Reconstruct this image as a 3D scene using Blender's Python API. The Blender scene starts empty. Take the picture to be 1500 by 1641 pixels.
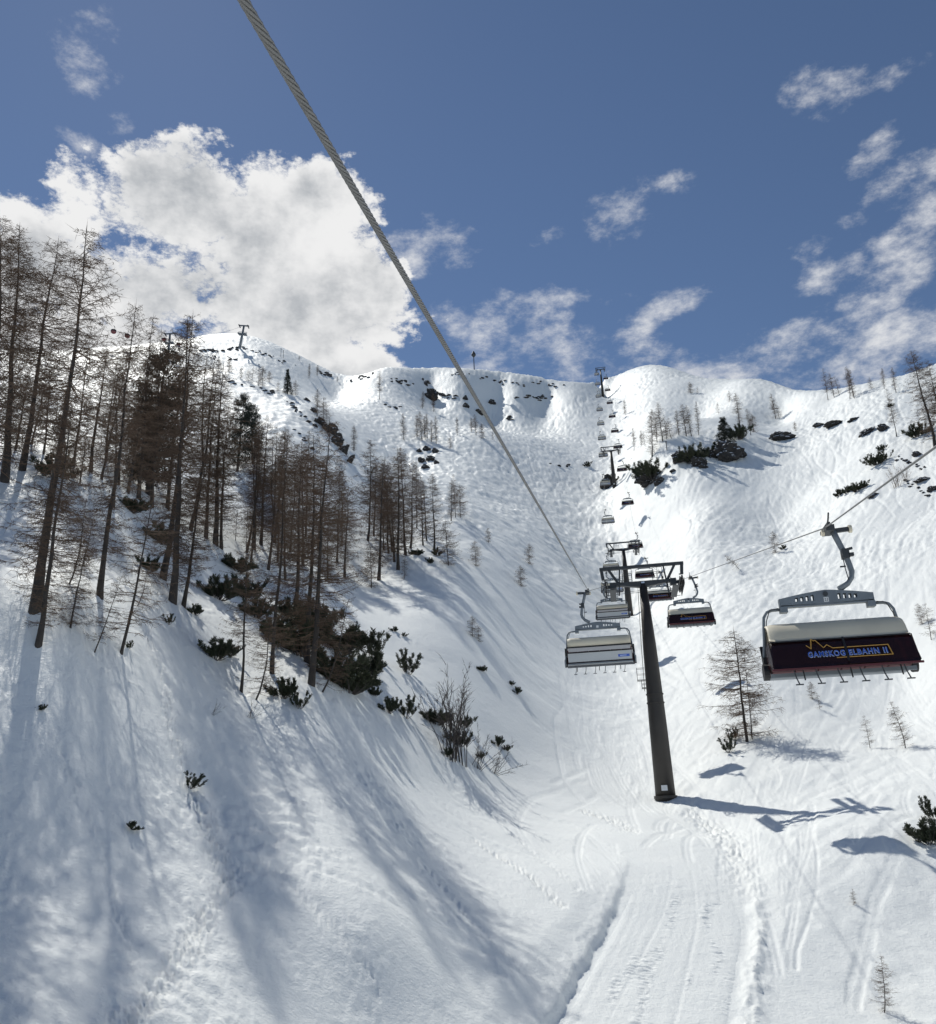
import bpy, bmesh, math, random
import numpy as np
from mathutils import Vector, Matrix, Quaternion

# ------------------------------------------------------------------ camera
scene = bpy.context.scene
col = scene.collection
FPX = 1385.0                       # focal length in photograph pixels (1500 wide)
PITCH, ROLL = math.radians(19.5), math.radians(2.2)
_F = np.array([0.0, math.cos(PITCH), math.sin(PITCH)])
_R0 = np.array([1.0, 0.0, 0.0]); _U0 = np.array([0.0, -math.sin(PITCH), math.cos(PITCH)])
CX = math.cos(ROLL) * _R0 - math.sin(ROLL) * _U0
CY = math.sin(ROLL) * _R0 + math.cos(ROLL) * _U0
def ray(u, v):
    return _F + (u - 750.0) / FPX * CX + (820.5 - v) / FPX * CY
def P(u, v, t):
    """world point at picture place (u, v) of the photograph and depth t metres"""
    return ray(u, v) * t
cam_d = bpy.data.cameras.new('camera'); cam = bpy.data.objects.new('camera', cam_d); col.objects.link(cam)
cam_d.sensor_fit = 'HORIZONTAL'; cam_d.sensor_width = 36.0; cam_d.lens = 36.0 * FPX / 1500.0
cam_d.clip_start = 0.1; cam_d.clip_end = 20000
cam.matrix_world = Matrix(((CX[0], CY[0], -_F[0], 0), (CX[1], CY[1], -_F[1], 0), (CX[2], CY[2], -_F[2], 0), (0, 0, 0, 1)))
scene.camera = cam

# ------------------------------------------------------------------ sun, sky, exposure
SUN = ray(215, -135); SUN = SUN / np.linalg.norm(SUN)
SUN_EL = math.asin(SUN[2]); SUN_AZ = math.atan2(SUN[0], SUN[1])      # azimuth from +Y towards +X
sd = bpy.data.lights.new('sun', 'SUN'); sd.energy = 4.3; sd.angle = math.radians(0.53); sd.color = (1.0, 0.975, 0.90)
so = bpy.data.objects.new('sun', sd); col.objects.link(so)
so.rotation_mode = 'QUATERNION'; so.rotation_quaternion = Vector(SUN).to_track_quat('Z', 'Y')
scene.view_settings.view_transform = 'Standard'; scene.view_settings.look = 'None'
scene.view_settings.exposure = -0.28; scene.view_settings.gamma = 1.0
try: scene.view_settings.use_curve_mapping = False
except Exception: pass

world = bpy.data.worlds.new('World'); scene.world = world; world.use_nodes = True
def build_world():
    nt = world.node_tree; N = nt.nodes; L = nt.links; N.clear()
    def node(t, **k):
        n = N.new(t)
        for a, b in k.items(): setattr(n, a, b)
        return n
    def math_(op, a, b=None, c=None, clamp=False):
        n = node('ShaderNodeMath', operation=op, use_clamp=clamp)
        for i, x in enumerate((a, b, c)):
            if x is None: continue
            if isinstance(x, (int, float)): n.inputs[i].default_value = x
            else: L.new(x, n.inputs[i])
        return n.outputs[0]
    def vmath(op, a, b=None, out=0):
        n = node('ShaderNodeVectorMath', operation=op)
        for i, x in enumerate((a, b)):
            if x is None: continue
            if isinstance(x, (tuple, list, np.ndarray)): n.inputs[i].default_value = tuple(float(q) for q in x)
            else: L.new(x, n.inputs[i])
        return n.outputs[out]
    out = node('ShaderNodeOutputWorld'); bg = node('ShaderNodeBackground')
    sky = node('ShaderNodeTexSky'); sky.sky_type = 'NISHITA'; sky.sun_disc = False
    sky.sun_elevation = SUN_EL; sky.sun_rotation = SUN_AZ
    sky.altitude = 1900; sky.air_density = 1.0; sky.dust_density = 0.16; sky.ozone_density = 2.6
    tc = node('ShaderNodeTexCoord'); D = vmath('NORMALIZE', tc.outputs['Generated'])
    # warp so that cloud outlines billow
    def noise(scale, detail, rough, vec, dist=0.0, dim='3D'):
        n = node('ShaderNodeTexNoise'); n.noise_dimensions = dim
        n.inputs['Scale'].default_value = scale; n.inputs['Detail'].default_value = detail
        n.inputs['Roughness'].default_value = rough; n.inputs['Distortion'].default_value = dist
        L.new(vec, n.inputs['Vector']); return n
    # clouds: each is a body at its own place in the sky: direction, half width, half height (in tangent units), tilt, strength
    def place(u, v, rx, ry, tilt=0.0, s=1.0):
        d = ray(u, v); d = d / np.linalg.norm(d)
        return (d, rx / FPX, ry / FPX, tilt, s)
    cu = [place(310, 350, 135, 95), place(430, 390, 150, 110), place(520, 470, 110, 85), place(430, 520, 200, 80, 0.03), place(40, 445, 190, 75, -0.15), place(250, 300, 70, 48),
          place(220, 470, 150, 70), place(575, 590, 75, 36), place(505, 320, 60, 45), place(60, 560, 260, 110), place(280, 585, 190, 60), place(300, 450, 100, 60)]
    wi = [place(840, 497, 115, 34, 0.05), place(925, 560, 140, 46, -0.1), place(1060, 505, 60, 18, 0.35),
          place(1270, 585, 150, 48, 0.0), place(1440, 530, 105, 60, 0.4), place(1390, 330, 135, 26, 0.28), place(1480, 350, 50, 26, 0.2), place(1490, 420, 60, 40, .3),
          place(735, 385, 36, 62, 0.0, .8), place(985, 335, 48, 36, 0.4, .8), place(1082, 299, 28, 15, 0.0, .9), place(148, 78, 44, 50, 0.5, .95),
          place(125, 238, 34, 20, 0.0, .9), place(188, 200, 20, 17, 0.3, .9), place(1320, 140, 48, 26, -0.4, .85), place(1315, 435, 38, 24, 0.0, .9),
          place(655, 410, 50, 36, 0.0, .95), place(1405, 245, 50, 18, 0.5, .75), place(890, 385, 30, 18, 0.2, .7), place(1450, 115, 32, 18, 0.0, .7),
          place(690, 348, 20, 13, 0, .85), place(790, 592, 75, 24, 0, .9), place(1120, 600, 50, 20, 0, .8)]
    rnd = random.Random(5)
    for k in range(10):                                   # the same weather goes on round the rest of the sky
        az = math.radians(55 + 250 * (k + rnd.random() * .7) / 10); el = math.radians(rnd.uniform(8, 45))
        d = np.array([math.sin(az) * math.cos(el), math.cos(az) * math.cos(el), math.sin(el)])
        (cu if k % 4 == 0 else wi).append((d, rnd.uniform(.07, .16), rnd.uniform(.03, .07), rnd.uniform(-.3, .3), rnd.uniform(.7, 1)))
    def body(lst):
        acc = None
        for d, rx, ry, tilt, s in lst:
            up = np.array([0, 0, 1.0]); r = np.cross(d, up); r /= np.linalg.norm(r); u2 = np.cross(r, d)
            r, u2 = math.cos(tilt) * r + math.sin(tilt) * u2, -math.sin(tilt) * r + math.cos(tilt) * u2
            mp = node('ShaderNodeMapping', vector_type='TEXTURE'); L.new(D, mp.inputs['Vector'])
            mp.inputs['Location'].default_value = tuple(d); mp.inputs['Scale'].default_value = (rx, 0.6, ry)
            mp.inputs['Rotation'].default_value = Matrix(((r[0], d[0], u2[0]), (r[1], d[1], u2[1]), (r[2], d[2], u2[2]))).to_euler()
            m = math_('MULTIPLY_ADD', vmath('DOT_PRODUCT', mp.outputs[0], mp.outputs[0], 1), -0.5 * s, s)
            acc = math_('MAXIMUM', -1.0, m) if acc is None else math_('SMOOTH_MAX', acc, m, 0.25)
        return acc
    n1 = noise(9.5, 7, 0.60, D); n2 = noise(16.0, 7, 0.66, vmath('MULTIPLY', D, (0.7, 0.7, 1.25)))
    # the same billows seen a little towards the sun: tells the lit rims from the thick shaded middle
    sh = vmath('ADD', D, SUN * 0.035); n1s = noise(9.5, 5, 0.60, sh)
    bc = body(cu); bw = body(wi)
    puff = math_('MULTIPLY', math_('SUBTRACT', math_('ABSOLUTE', math_('SUBTRACT', n2.outputs[0], 0.5)), 0.045), 3.2)      # rounded billows with sharp creases
    dc = math_('ADD', math_('ADD', bc, puff), math_('MULTIPLY', math_('SUBTRACT', n1.outputs[0], 0.5), 2.5))
    dw = math_('ADD', bw, math_('MULTIPLY', math_('SUBTRACT', n2.outputs[0], 0.5), 6.0))
    def ramp(x, lo, hi):
        n = node('ShaderNodeMapRange', interpolation_type='SMOOTHSTEP'); L.new(x, n.inputs['Value'])
        n.inputs['From Min'].default_value = lo; n.inputs['From Max'].default_value = hi; return n.outputs[0]
    ac = ramp(dc, 0.28, 0.62); aw = math_('MULTIPLY', ramp(dw, 0.35, 2.3), 0.9)
    alpha = math_('MAXIMUM', ac, aw)
    # thick middles shut out the sun behind them, thin rims and tops glow
    thick = math_('ADD', math_('ADD', math_('MULTIPLY', bc, 0.9), math_('MULTIPLY', puff, -0.5)), math_('MULTIPLY', math_('SUBTRACT', n1s.outputs[0], 0.5), 3.0))
    shade = ramp(thick, 0.35, 1.75)
    mixc = node('ShaderNodeMix', data_type='RGBA'); L.new(shade, mixc.inputs[0])
    mixc.inputs[6].default_value = (CLOUD_LIT, CLOUD_LIT * 1.0, CLOUD_LIT * 1.0, 1); mixc.inputs[7].default_value = (CLOUD_LIT * .36, CLOUD_LIT * .395, CLOUD_LIT * .44, 1)
    mixs = node('ShaderNodeMix', data_type='RGBA'); L.new(alpha, mixs.inputs[0]); L.new(sky.outputs[0], mixs.inputs[6]); L.new(mixc.outputs[2], mixs.inputs[7])
    L.new(mixs.outputs[2], bg.inputs['Color']); bg.inputs['Strength'].default_value = SKY_STRENGTH
    L.new(bg.outputs[0], out.inputs['Surface'])
SKY_STRENGTH = 0.097
CLOUD_LIT = 10.8
build_world()
world.cycles.sampling_method = 'MANUAL'; world.cycles.sample_map_resolution = 512
scene.cycles.use_denoising = True
scene.cycles.max_bounces = 5; scene.cycles.diffuse_bounces = 2; scene.cycles.glossy_bounces = 2; scene.cycles.transparent_max_bounces = 12

# ------------------------------------------------------------------ helpers: tags, meshes, materials
def tag(o, label=None, cat=None, group=None, kind=None):
    if label: o['label'] = label
    if cat: o['category'] = cat
    if group: o['group'] = group
    if kind: o['kind'] = kind
    return o
def empty(name, loc=(0, 0, 0), rz=0.0):
    o = bpy.data.objects.new(name, None); col.objects.link(o); o.location = loc; o.rotation_euler = (0, 0, rz)
    o.empty_display_size = 0.2
    return o
def link_mesh(name, me, parent=None):
    o = bpy.data.objects.new(name, me); col.objects.link(o); o.parent = parent
    return o
class MB:
    def __init__(s): s.v = []; s.f = []; s.n = 0
    def add(s, V, Fc):
        n = s.n; s.v.extend([tuple(map(float, p)) for p in V]); s.f.extend([tuple(i + n for i in f) for f in Fc]); s.n += len(V); return s
    def box(s, c, size, M=None):
        x, y, z = (q / 2.0 for q in size)
        V = [Vector((a * x, b * y, e * z)) for a in (-1, 1) for b in (-1, 1) for e in (-1, 1)]
        if M is not None: V = [M @ q for q in V]
        V = [q + Vector(c) for q in V]
        return s.add(V, [(0, 1, 3, 2), (4, 6, 7, 5), (0, 4, 5, 1), (2, 3, 7, 6), (0, 2, 6, 4), (1, 5, 7, 3)])
    def bar(s, a, b, w, h=None):
        """box section from a to b"""
        a = Vector(a); b = Vector(b); d = b - a; M = d.to_track_quat('Y', 'Z').to_matrix()
        return s.box((a + b) / 2, (w, d.length, h or w), M)
    def tube(s, pts, rad, n=8, cap=True):
        pts = [Vector(p) for p in pts]; k = len(pts)
        if not hasattr(rad, '__len__'): rad = [rad] * k
        t = (pts[1] - pts[0]).normalized(); x = t.orthogonal().normalized(); V = []
        for i in range(k):
            t = ((pts[i + 1] if i < k - 1 else pts[i]) - (pts[i - 1] if i else pts[i])).normalized()
            x = (x - t * x.dot(t)).normalized(); y = t.cross(x)
            for j in range(n):
                a = 2 * math.pi * j / n; V.append(pts[i] + (x * math.cos(a) + y * math.sin(a)) * rad[i])
        Fc = [(i * n + j, i * n + (j + 1) % n, (i + 1) * n + (j + 1) % n, (i + 1) * n + j) for i in range(k - 1) for j in range(n)]
        if cap: Fc += [tuple(range(n))[::-1], tuple((k - 1) * n + j for j in range(n))]
        return s.add(V, Fc)
    def disc(s, c, axis, r, w, n=16):
        a = Vector(axis).normalized() * (w / 2); c = Vector(c)
        return s.tube([c - a, c + a], r, n)
    def mesh(s, name, mat, smooth=False):
        me = bpy.data.meshes.new(name); me.from_pydata(s.v, [], s.f); me.materials.append(mat)
        if smooth: me.polygons.foreach_set('use_smooth', [True] * len(me.polygons))
        me.update(); return me
    def build(s, name, mat, parent=None, smooth=False): return link_mesh(name, s.mesh(name, mat, smooth), parent)
def children(o): return [c for c in bpy.data.objects if c.parent == o]
def copy_tree(o, kids, parent=None):
    """kids: nested [(object, kids)]; copies a thing, its parts and their sub-parts, sharing mesh data"""
    c = o.copy(); col.objects.link(c); c.parent = parent
    for ch, gk in kids: copy_tree(ch, gk, c)
    return c
def tree_of(o): return [(c, tree_of(c)) for c in o.children]

def material(name, color=(.5, .5, .5), rough=.6, metal=0.0, noise=None, bump=None, spec=None):
    """procedural: colour broken up by noise=(scale, amount, second colour), bump=(scale, strength, distance)"""
    m = bpy.data.materials.new(name); m.use_nodes = True; nt = m.node_tree; b = nt.nodes['Principled BSDF']
    b.inputs['Base Color'].default_value = (*color, 1); b.inputs['Roughness'].default_value = rough; b.inputs['Metallic'].default_value = metal
    if spec is not None: b.inputs['Specular IOR Level'].default_value = spec
    tc = nt.nodes.new('ShaderNodeTexCoord')
    if noise:
        n = nt.nodes.new('ShaderNodeTexNoise'); n.inputs['Scale'].default_value = noise[0]; n.inputs['Detail'].default_value = 5
        nt.links.new(tc.outputs['Object'], n.inputs['Vector'])
        r = nt.nodes.new('ShaderNodeMapRange'); r.inputs['From Min'].default_value = .35; r.inputs['From Max'].default_value = .68; r.inputs['To Max'].default_value = noise[1]
        nt.links.new(n.outputs[0], r.inputs['Value'])
        mx = nt.nodes.new('ShaderNodeMix'); mx.data_type = 'RGBA'; mx.inputs[6].default_value = (*color, 1); mx.inputs[7].default_value = (*noise[2], 1)
        nt.links.new(r.outputs[0], mx.inputs[0]); nt.links.new(mx.outputs[2], b.inputs['Base Color'])
    if bump:
        n = nt.nodes.new('ShaderNodeTexNoise'); n.inputs['Scale'].default_value = bump[0]; n.inputs['Detail'].default_value = 6
        nt.links.new(tc.outputs['Object'], n.inputs['Vector'])
        bp = nt.nodes.new('ShaderNodeBump'); bp.inputs['Strength'].default_value = bump[1]; bp.inputs['Distance'].default_value = bump[2]
        nt.links.new(n.outputs[0], bp.inputs['Height']); nt.links.new(bp.outputs[0], b.inputs['Normal'])
    return m

# ------------------------------------------------------------------ numpy noise
def _hash(ix, iy, seed):
    h = (ix.astype(np.int64) * 374761393 + iy.astype(np.int64) * 668265263 + seed * 1442695041) & 0xffffffff
    h = ((h ^ (h >> 13)) * 1274126177) & 0xffffffff
    return (h ^ (h >> 16)) & 0xffffffff
def pnoise(x, y, seed=0):
    """gradient noise, about -1..1"""
    ix = np.floor(x); iy = np.floor(y); fx = x - ix; fy = y - iy
    u = fx * fx * fx * (fx * (fx * 6 - 15) + 10); v = fy * fy * fy * (fy * (fy * 6 - 15) + 10)
    def g(dx, dy):
        a = _hash(ix + dx, iy + dy, seed) * (2 * math.pi / 4294967296.0)
        return np.cos(a) * (fx - dx) + np.sin(a) * (fy - dy)
    return 1.5 * ((g(0, 0) * (1 - u) + g(1, 0) * u) * (1 - v) + (g(0, 1) * (1 - u) + g(1, 1) * u) * v)
def fbm(x, y, o=3, seed=0):
    s = 0; a = 1.0
    for k in range(o): s = s + a * pnoise(x * 2 ** k, y * 2 ** k, seed + k); a *= .5
    return s
def sstep(a, b, x):
    t = np.clip((x - a) / (b - a), 0, 1); return t * t * (3 - 2 * t)

# ------------------------------------------------------------------ the shape of the mountain
# surveyed points: (u, v, depth) seen in the photograph
SURVEY = [
 # bottom edge and the near slopes
 (0,1641,19),(150,1641,20.5),(380,1641,23),(600,1641,26),(750,1641,27.5),(1000,1641,29),(1200,1641,30),(1350,1641,30.5),(1500,1641,30.5),
 (0,1400,26),(60,1200,32),(300,1500,26),(300,1300,34),(300,1100,45),(60,975,40),(150,1045,40),(0,1050,37),(600,1500,29),(600,1300,42),(700,1500,31.5),
 (850,1400,42.5),(850,1550,32),(1080,1400,44),(1000,1320,57),(1067,1278,66),(720,1250,58),(720,1400,40),
 (160,957,47),(280,962,59),(260,925,64),(500,1096,55),(390,1105,51),(640,1150,62),(740,1215,63),(830,1242,67),(560,1120,58),
 (40,755,75),(0,860,56),(0,700,92),(0,662,140),(110,650,150),(200,632,190),(250,610,260),(60,690,100),(145,760,80),(200,800,84),(400,860,108),(370,740,150),(365,660,190),
 # left shoulder and its rib
 (345,598,232),(400,614,224),(450,632,216),(500,656,204),(530,692,192),(562,738,178),(600,850,142),(450,780,140),(520,800,142),(480,950,90),(420,940,92),
 (560,1000,84),(640,1050,80),(700,1000,92),(600,935,112),(640,895,126),(695,876,140),(735,830,166),(760,960,112),(820,905,150),(850,1000,124),(790,870,158),
 (760,1100,80),(850,1150,82),(850,1060,104),(930,1205,80),(930,1120,100),(920,1060,118),(900,1000,136),(940,950,158),(900,900,182),(870,850,216),(800,800,240),(720,760,255),(640,750,262),
 (600,700,300),(700,705,318),(760,700,330),(650,660,390),(590,650,380),(830,770,285),(850,700,372),(780,690,350),(900,740,330),
 (410,600,420),(470,610,450),(540,635,470),(350,585,430),
 (700,650,505),(780,655,514),(860,655,512),(690,620,540),(800,625,541),(880,634,531),
 # lift line and right flank
 (1010,990,172),(985,780,290),(967,641,580),(975,700,420),(1020,830,232),(1060,660,400),(1120,670,380),
 (1040,770,246),(1052,708,262),(1110,697,262),(1165,735,238),(1165,690,262),(1250,700,262),(1200,660,330),(1250,672,320),(1340,685,236),(1330,645,285),
 (1250,850,178),(1150,800,204),(1100,900,164),(1060,1000,138),(1200,1050,100),(1150,960,132),(1400,900,118),(1300,960,116),(1360,780,176),(1437,698,190),(1497,715,166),(1500,800,140),(1500,660,200),
 (1450,1100,84),(1500,1000,90),(1200,1187,75),(1180,1120,86),(1120,1140,88),(1310,1305,53),(1400,1335,47.3),(1160,1238,67),(1450,1400,42.5),(1300,1500,37),(1500,1250,56),(1450,1200,66),(1300,1200,70),(1150,1300,60),(1500,1450,40),
]
EXTRA = [  # (x, y, z) the ground out of the picture
 (0,0,-9.5),(8,10,-8.5),(-8,10,-7.5),(0,16,-8.5),(-14,8,-4),(14,8,-8),(0,-30,-14),(-25,0,3),(25,0,-6),(-30,20,10),(30,20,-3),(45,35,8),(-60,0,24),(60,0,8),
 (0,-120,-32),(-100,-60,25),(100,-60,5),(0,-400,-90),(-300,-200,60),(300,-200,40),(-150,60,85),(-220,200,170),(150,60,62),(200,150,110),(300,100,120),(-400,100,180),(-420,450,270),(420,300,190),(330,420,190),
 (0,-1000,-180),(-900,-300,100),(900,-300,100),(-1000,500,250),(1000,500,220),(0,950,180),(-350,900,200),(350,900,180),(-120,780,215),(60,760,215),(200,700,190),(-250,640,240),
]
def _q(x, y):
    r = np.hypot(x, y) + 1e-6; k = np.log1p(r / 15.0) / r
    return x * k, y * k, r
SKYLINE = [(-260,690,430),(0,650,480),(130,618,510),(215,594,535),(270,574,550),(315,559,575),(385,554,600),(450,571,590),(520,598,565),(575,614,545),(603,601,560),(650,592,572),(690,588,578),(760,590,568),(830,598,563),(905,612,552),(935,618,560),
 (958,611,600),(980,605,625),(1012,601,640),(1060,605,630),(1100,620,570),(1135,628,520),(1200,630,460),(1300,630,330),(1370,625,300),(1430,618,285),(1500,604,280),(1760,570,280)]
_su = np.array([q[0] for q in SKYLINE], float); _uu = np.concatenate([np.arange(-240, 0, 40.), np.arange(0, 1500, 17.), np.arange(1500, 1760, 40.)])
_sky = np.stack([_uu, np.interp(_uu, _su, [q[1] for q in SKYLINE]), np.interp(_uu, _su, [q[2] for q in SKYLINE])], 1)
for _ in range(2): _sky[1:-1, 1:] = (_sky[:-2, 1:] + 2 * _sky[1:-1, 1:] + _sky[2:, 1:]) / 4
_crest = np.array([P(*q) for q in _sky])
_back = []                                   # behind the sky line the ground falls away
for p, q in zip(_crest, _sky):
    d = p[:2] / np.linalg.norm(p[:2]); t = q[2]
    _back.append((p[0] + d[0] * .05 * t, p[1] + d[1] * .05 * t, p[2] - .0 * t))
    _back.append((p[0] + d[0] * .2 * t, p[1] + d[1] * .2 * t, p[2] - .05 * t))
_pts = np.vstack([np.array([P(*s) for s in SURVEY] + [np.array(e, float) for e in EXTRA]), _crest, np.array(_back)])
_qx, _qy, _r = _q(_pts[:, 0], _pts[:, 1]); _w = _pts[:, 2] / (_r + 15.0)
def _kern(d2): return 0.5 * d2 * np.log(d2 + 1e-12)
_n = len(_pts)
_A = np.zeros((_n + 3, _n + 3))
_A[:_n, :_n] = _kern((_qx[:, None] - _qx[None]) ** 2 + (_qy[:, None] - _qy[None]) ** 2) + np.eye(_n) * 5e-5
_A[:_n, _n] = 1; _A[:_n, _n + 1] = _qx; _A[:_n, _n + 2] = _qy; _A[_n:, :_n] = _A[:_n, _n:].T
_c = np.linalg.solve(_A, np.concatenate([_w, np.zeros(3)]))
def base_h(x, y):
    x = np.asarray(x, float); y = np.asarray(y, float); shp = x.shape; x = x.ravel(); y = y.ravel(); out = np.empty_like(x)
    for i in range(0, len(x), 40000):
        qx, qy, r = _q(x[i:i + 40000], y[i:i + 40000])
        k = _kern((qx[:, None] - _qx[None]) ** 2 + (qy[:, None] - _qy[None]) ** 2)
        out[i:i + 40000] = (k @ _c[:_n] + _c[_n] + _c[_n + 1] * qx + _c[_n + 2] * qy) * (r + 15.0)
    return out.reshape(shp)
def relief(x, y):
    """hummocks and hollows too small for the survey"""
    r = np.hypot(x, y)
    s = 0.20 * pnoise(x / 7.0, y / 7.0, 3) * sstep(20, 60, r) + 0.035 * pnoise(x / 2.7, y / 2.7, 5)
    s = s + 1.1 * fbm(x / 24.0, y / 24.0, 2, 11) * sstep(70, 170, r) * (1 - .8 * sstep(230, 330, r)) + 0.6 * fbm(x / 30.0, y / 30.0, 3, 17) * sstep(200, 420, r)
    return s
# the cat track below the first tower
TRACK = [P(u, v, t) for u, v, t in ((1025,1641,29),(1062,1540,34),(1090,1450,39),(1098,1400,44),(1088,1350,50),(1050,1310,57),(1010,1288,63))]
TRACK.insert(0, np.array(TRACK[0]) + (np.array(TRACK[0]) - np.array(TRACK[1])) * 2.5)
TRACK = np.array(TRACK)[:, :2]
def _dense(poly, n=160):
    poly = np.asarray(poly, float); d = np.concatenate([[0], np.cumsum(np.hypot(*np.diff(poly, axis=0).T))]); s = np.linspace(0, d[-1], n)
    out = np.stack([np.interp(s, d, poly[:, k]) for k in range(poly.shape[1])], 1)
    for _ in range(12): out[1:-1] = (out[:-2] + 2 * out[1:-1] + out[2:]) / 4
    return out, s
TRK, TRS = _dense(TRACK); _tz = base_h(TRK[:, 0], TRK[:, 1])
_tan = np.gradient(TRK, axis=0); _tan /= np.linalg.norm(_tan, axis=1)[:, None]; _nor = np.stack([_tan[:, 1], -_tan[:, 0]], 1)
def track_coords(x, y):
    best = np.full(x.shape, 1e9); idx = np.zeros(x.shape, int)
    for i in range(len(TRK)):
        d = (x - TRK[i, 0]) ** 2 + (y - TRK[i, 1]) ** 2; m = d < best; best[m] = d[m]; idx[m] = i
    w = (x - TRK[idx, 0]) * _nor[idx, 0] + (y - TRK[idx, 1]) * _nor[idx, 1]
    al = (x - TRK[idx, 0]) * _tan[idx, 0] + (y - TRK[idx, 1]) * _tan[idx, 1]
    return w, TRS[idx] + al, idx, np.sqrt(best)
def track_surface(s, w):
    """the groomed bed: flat, scraped in patches, faint lengthwise grooves"""
    zc = np.interp(s, TRS, _tz) - 0.30
    scr = sstep(.12, .6, fbm(w / .8 + 7, s / 5.0, 3, 33) + .04) * (1 - .6 * sstep(1.9, 2.6, np.abs(w)))
    z = zc + scr * (0.06 * pnoise(s / .17, w / .6, 31) + .03 * pnoise(s / .09, w / .3, 32)) + (1 - scr) * .003 * pnoise(s / .3, w / .3, 36)
    return z - .17 * w + 0.010 * pnoise(w / .22, s / 18., 35) + .03 * pnoise(w / 1.8, s / 14., 37) - .02 * np.exp(-((w - .4 - .5 * np.sin(s / 9)) / .07) ** 2) - .02 * np.exp(-((w + .9 + .3 * np.sin(s / 7)) / .06) ** 2)
def cut_track(x, y, z):
    m = (x > -8) & (x < 32) & (y > 2) & (y < 80)
    if not m.any(): return z
    xx, yy, zz = x[m], y[m], z[m]; w, s, idx, dist = track_coords(xx, yy)
    zc = np.interp(s, TRS, _tz) - 0.30
    fade = 1 - sstep(TRS[-1] - 26, TRS[-1] - 9, s); fade = fade * (dist < 9)
    edge = 2.75 + 0.12 * pnoise(s / 1.3, s * 0 + 3.3, 21) + 0.05 * pnoise(s / .35, s * 0 + 1.3, 22)
    left = .42 * sstep(-edge - 1.9, -edge - .15, w) + .58 * sstep(-edge - .30, -edge, w); right = 1 - sstep(edge - .2, edge + 2.2, w)
    k = left * right * fade
    surf = track_surface(s, w) - .05
    zz = zz * (1 - k) + surf * k
    # clods the plough threw out along the outer edge, and a low lip on the inner one
    cl = np.exp(-((w - edge - .55) / .38) ** 2) * fade
    zz = zz + cl * (0.16 + 0.26 * np.maximum(0, pnoise(xx / .33, yy / .33, 41)) + .16 * pnoise(xx / .8, yy / .8, 43))
    lip = np.exp(-((w + edge + .55) / .3) ** 2) * fade
    zz = zz + lip * (0.05 + 0.05 * pnoise(xx / .3, yy / .3, 45))
    z = z.copy(); z[m] = zz; return z
def ground(x, y):
    x = np.atleast_1d(np.asarray(x, float)); y = np.atleast_1d(np.asarray(y, float))
    return cut_track(x, y, base_h(x, y) + relief(x, y))
def gz(x, y): return float(ground(x, y)[0])
_ts = np.geomspace(14, 900, 420)
def hit(u, v, tmin=14.0):
    """where the line of sight through (u, v) meets the snow: (point, depth)"""
    d = ray(u, v); t = _ts[_ts >= tmin]; p = d[None] * t[:, None]; g = ground(p[:, 0], p[:, 1]) - p[:, 2]
    w = np.where(g > 0)[0]
    if len(w) == 0: i = int(np.argmax(g)); return np.array([p[i, 0], p[i, 1], p[i, 2] + g[i]]), t[i]
    i = w[0]
    if i == 0: return np.array([p[0, 0], p[0, 1], p[0, 2] + g[0]]), t[0]
    k = g[i - 1] / (g[i - 1] - g[i]); tt = t[i - 1] + k * (t[i] - t[i - 1]); q = d * tt
    return np.array([q[0], q[1], gz(q[0], q[1])]), tt

# ------------------------------------------------------------------ snow
def snow_material():
    m = bpy.data.materials.new('snow'); m.use_nodes = True; nt = m.node_tree; N = nt.nodes; L = nt.links; b = N['Principled BSDF']
    b.inputs['Roughness'].default_value = .62; b.inputs['Specular IOR Level'].default_value = .25
    geo = N.new('ShaderNodeNewGeometry')
    def noise(s, d=5, r=.55):
        n = N.new('ShaderNodeTexNoise'); n.inputs['Scale'].default_value = s; n.inputs['Detail'].default_value = d; n.inputs['Roughness'].default_value = r
        L.new(geo.outputs['Position'], n.inputs['Vector']); return n
    n0 = noise(.35, 2); mx = N.new('ShaderNodeMix'); mx.data_type = 'RGBA'
    mx.inputs[6].default_value = (.86, .885, .875, 1); mx.inputs[7].default_value = (.90, .915, .895, 1)
    L.new(n0.outputs[0], mx.inputs[0]); L.new(mx.outputs[2], b.inputs['Base Color'])
    b1 = N.new('ShaderNodeBump'); b1.inputs['Strength'].default_value = .75; b1.inputs['Distance'].default_value = .05
    L.new(noise(8.0, 6, .7).outputs[0], b1.inputs['Height'])
    b2 = N.new('ShaderNodeBump'); b2.inputs['Strength'].default_value = .22; b2.inputs['Distance'].default_value = .5
    L.new(noise(.6, 5, .7).outputs[0], b2.inputs['Height']); L.new(b1.outputs[0], b2.inputs['Normal'])
    L.new(b2.outputs[0], b.inputs['Normal'])
    return m
SNOW = snow_material()

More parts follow.
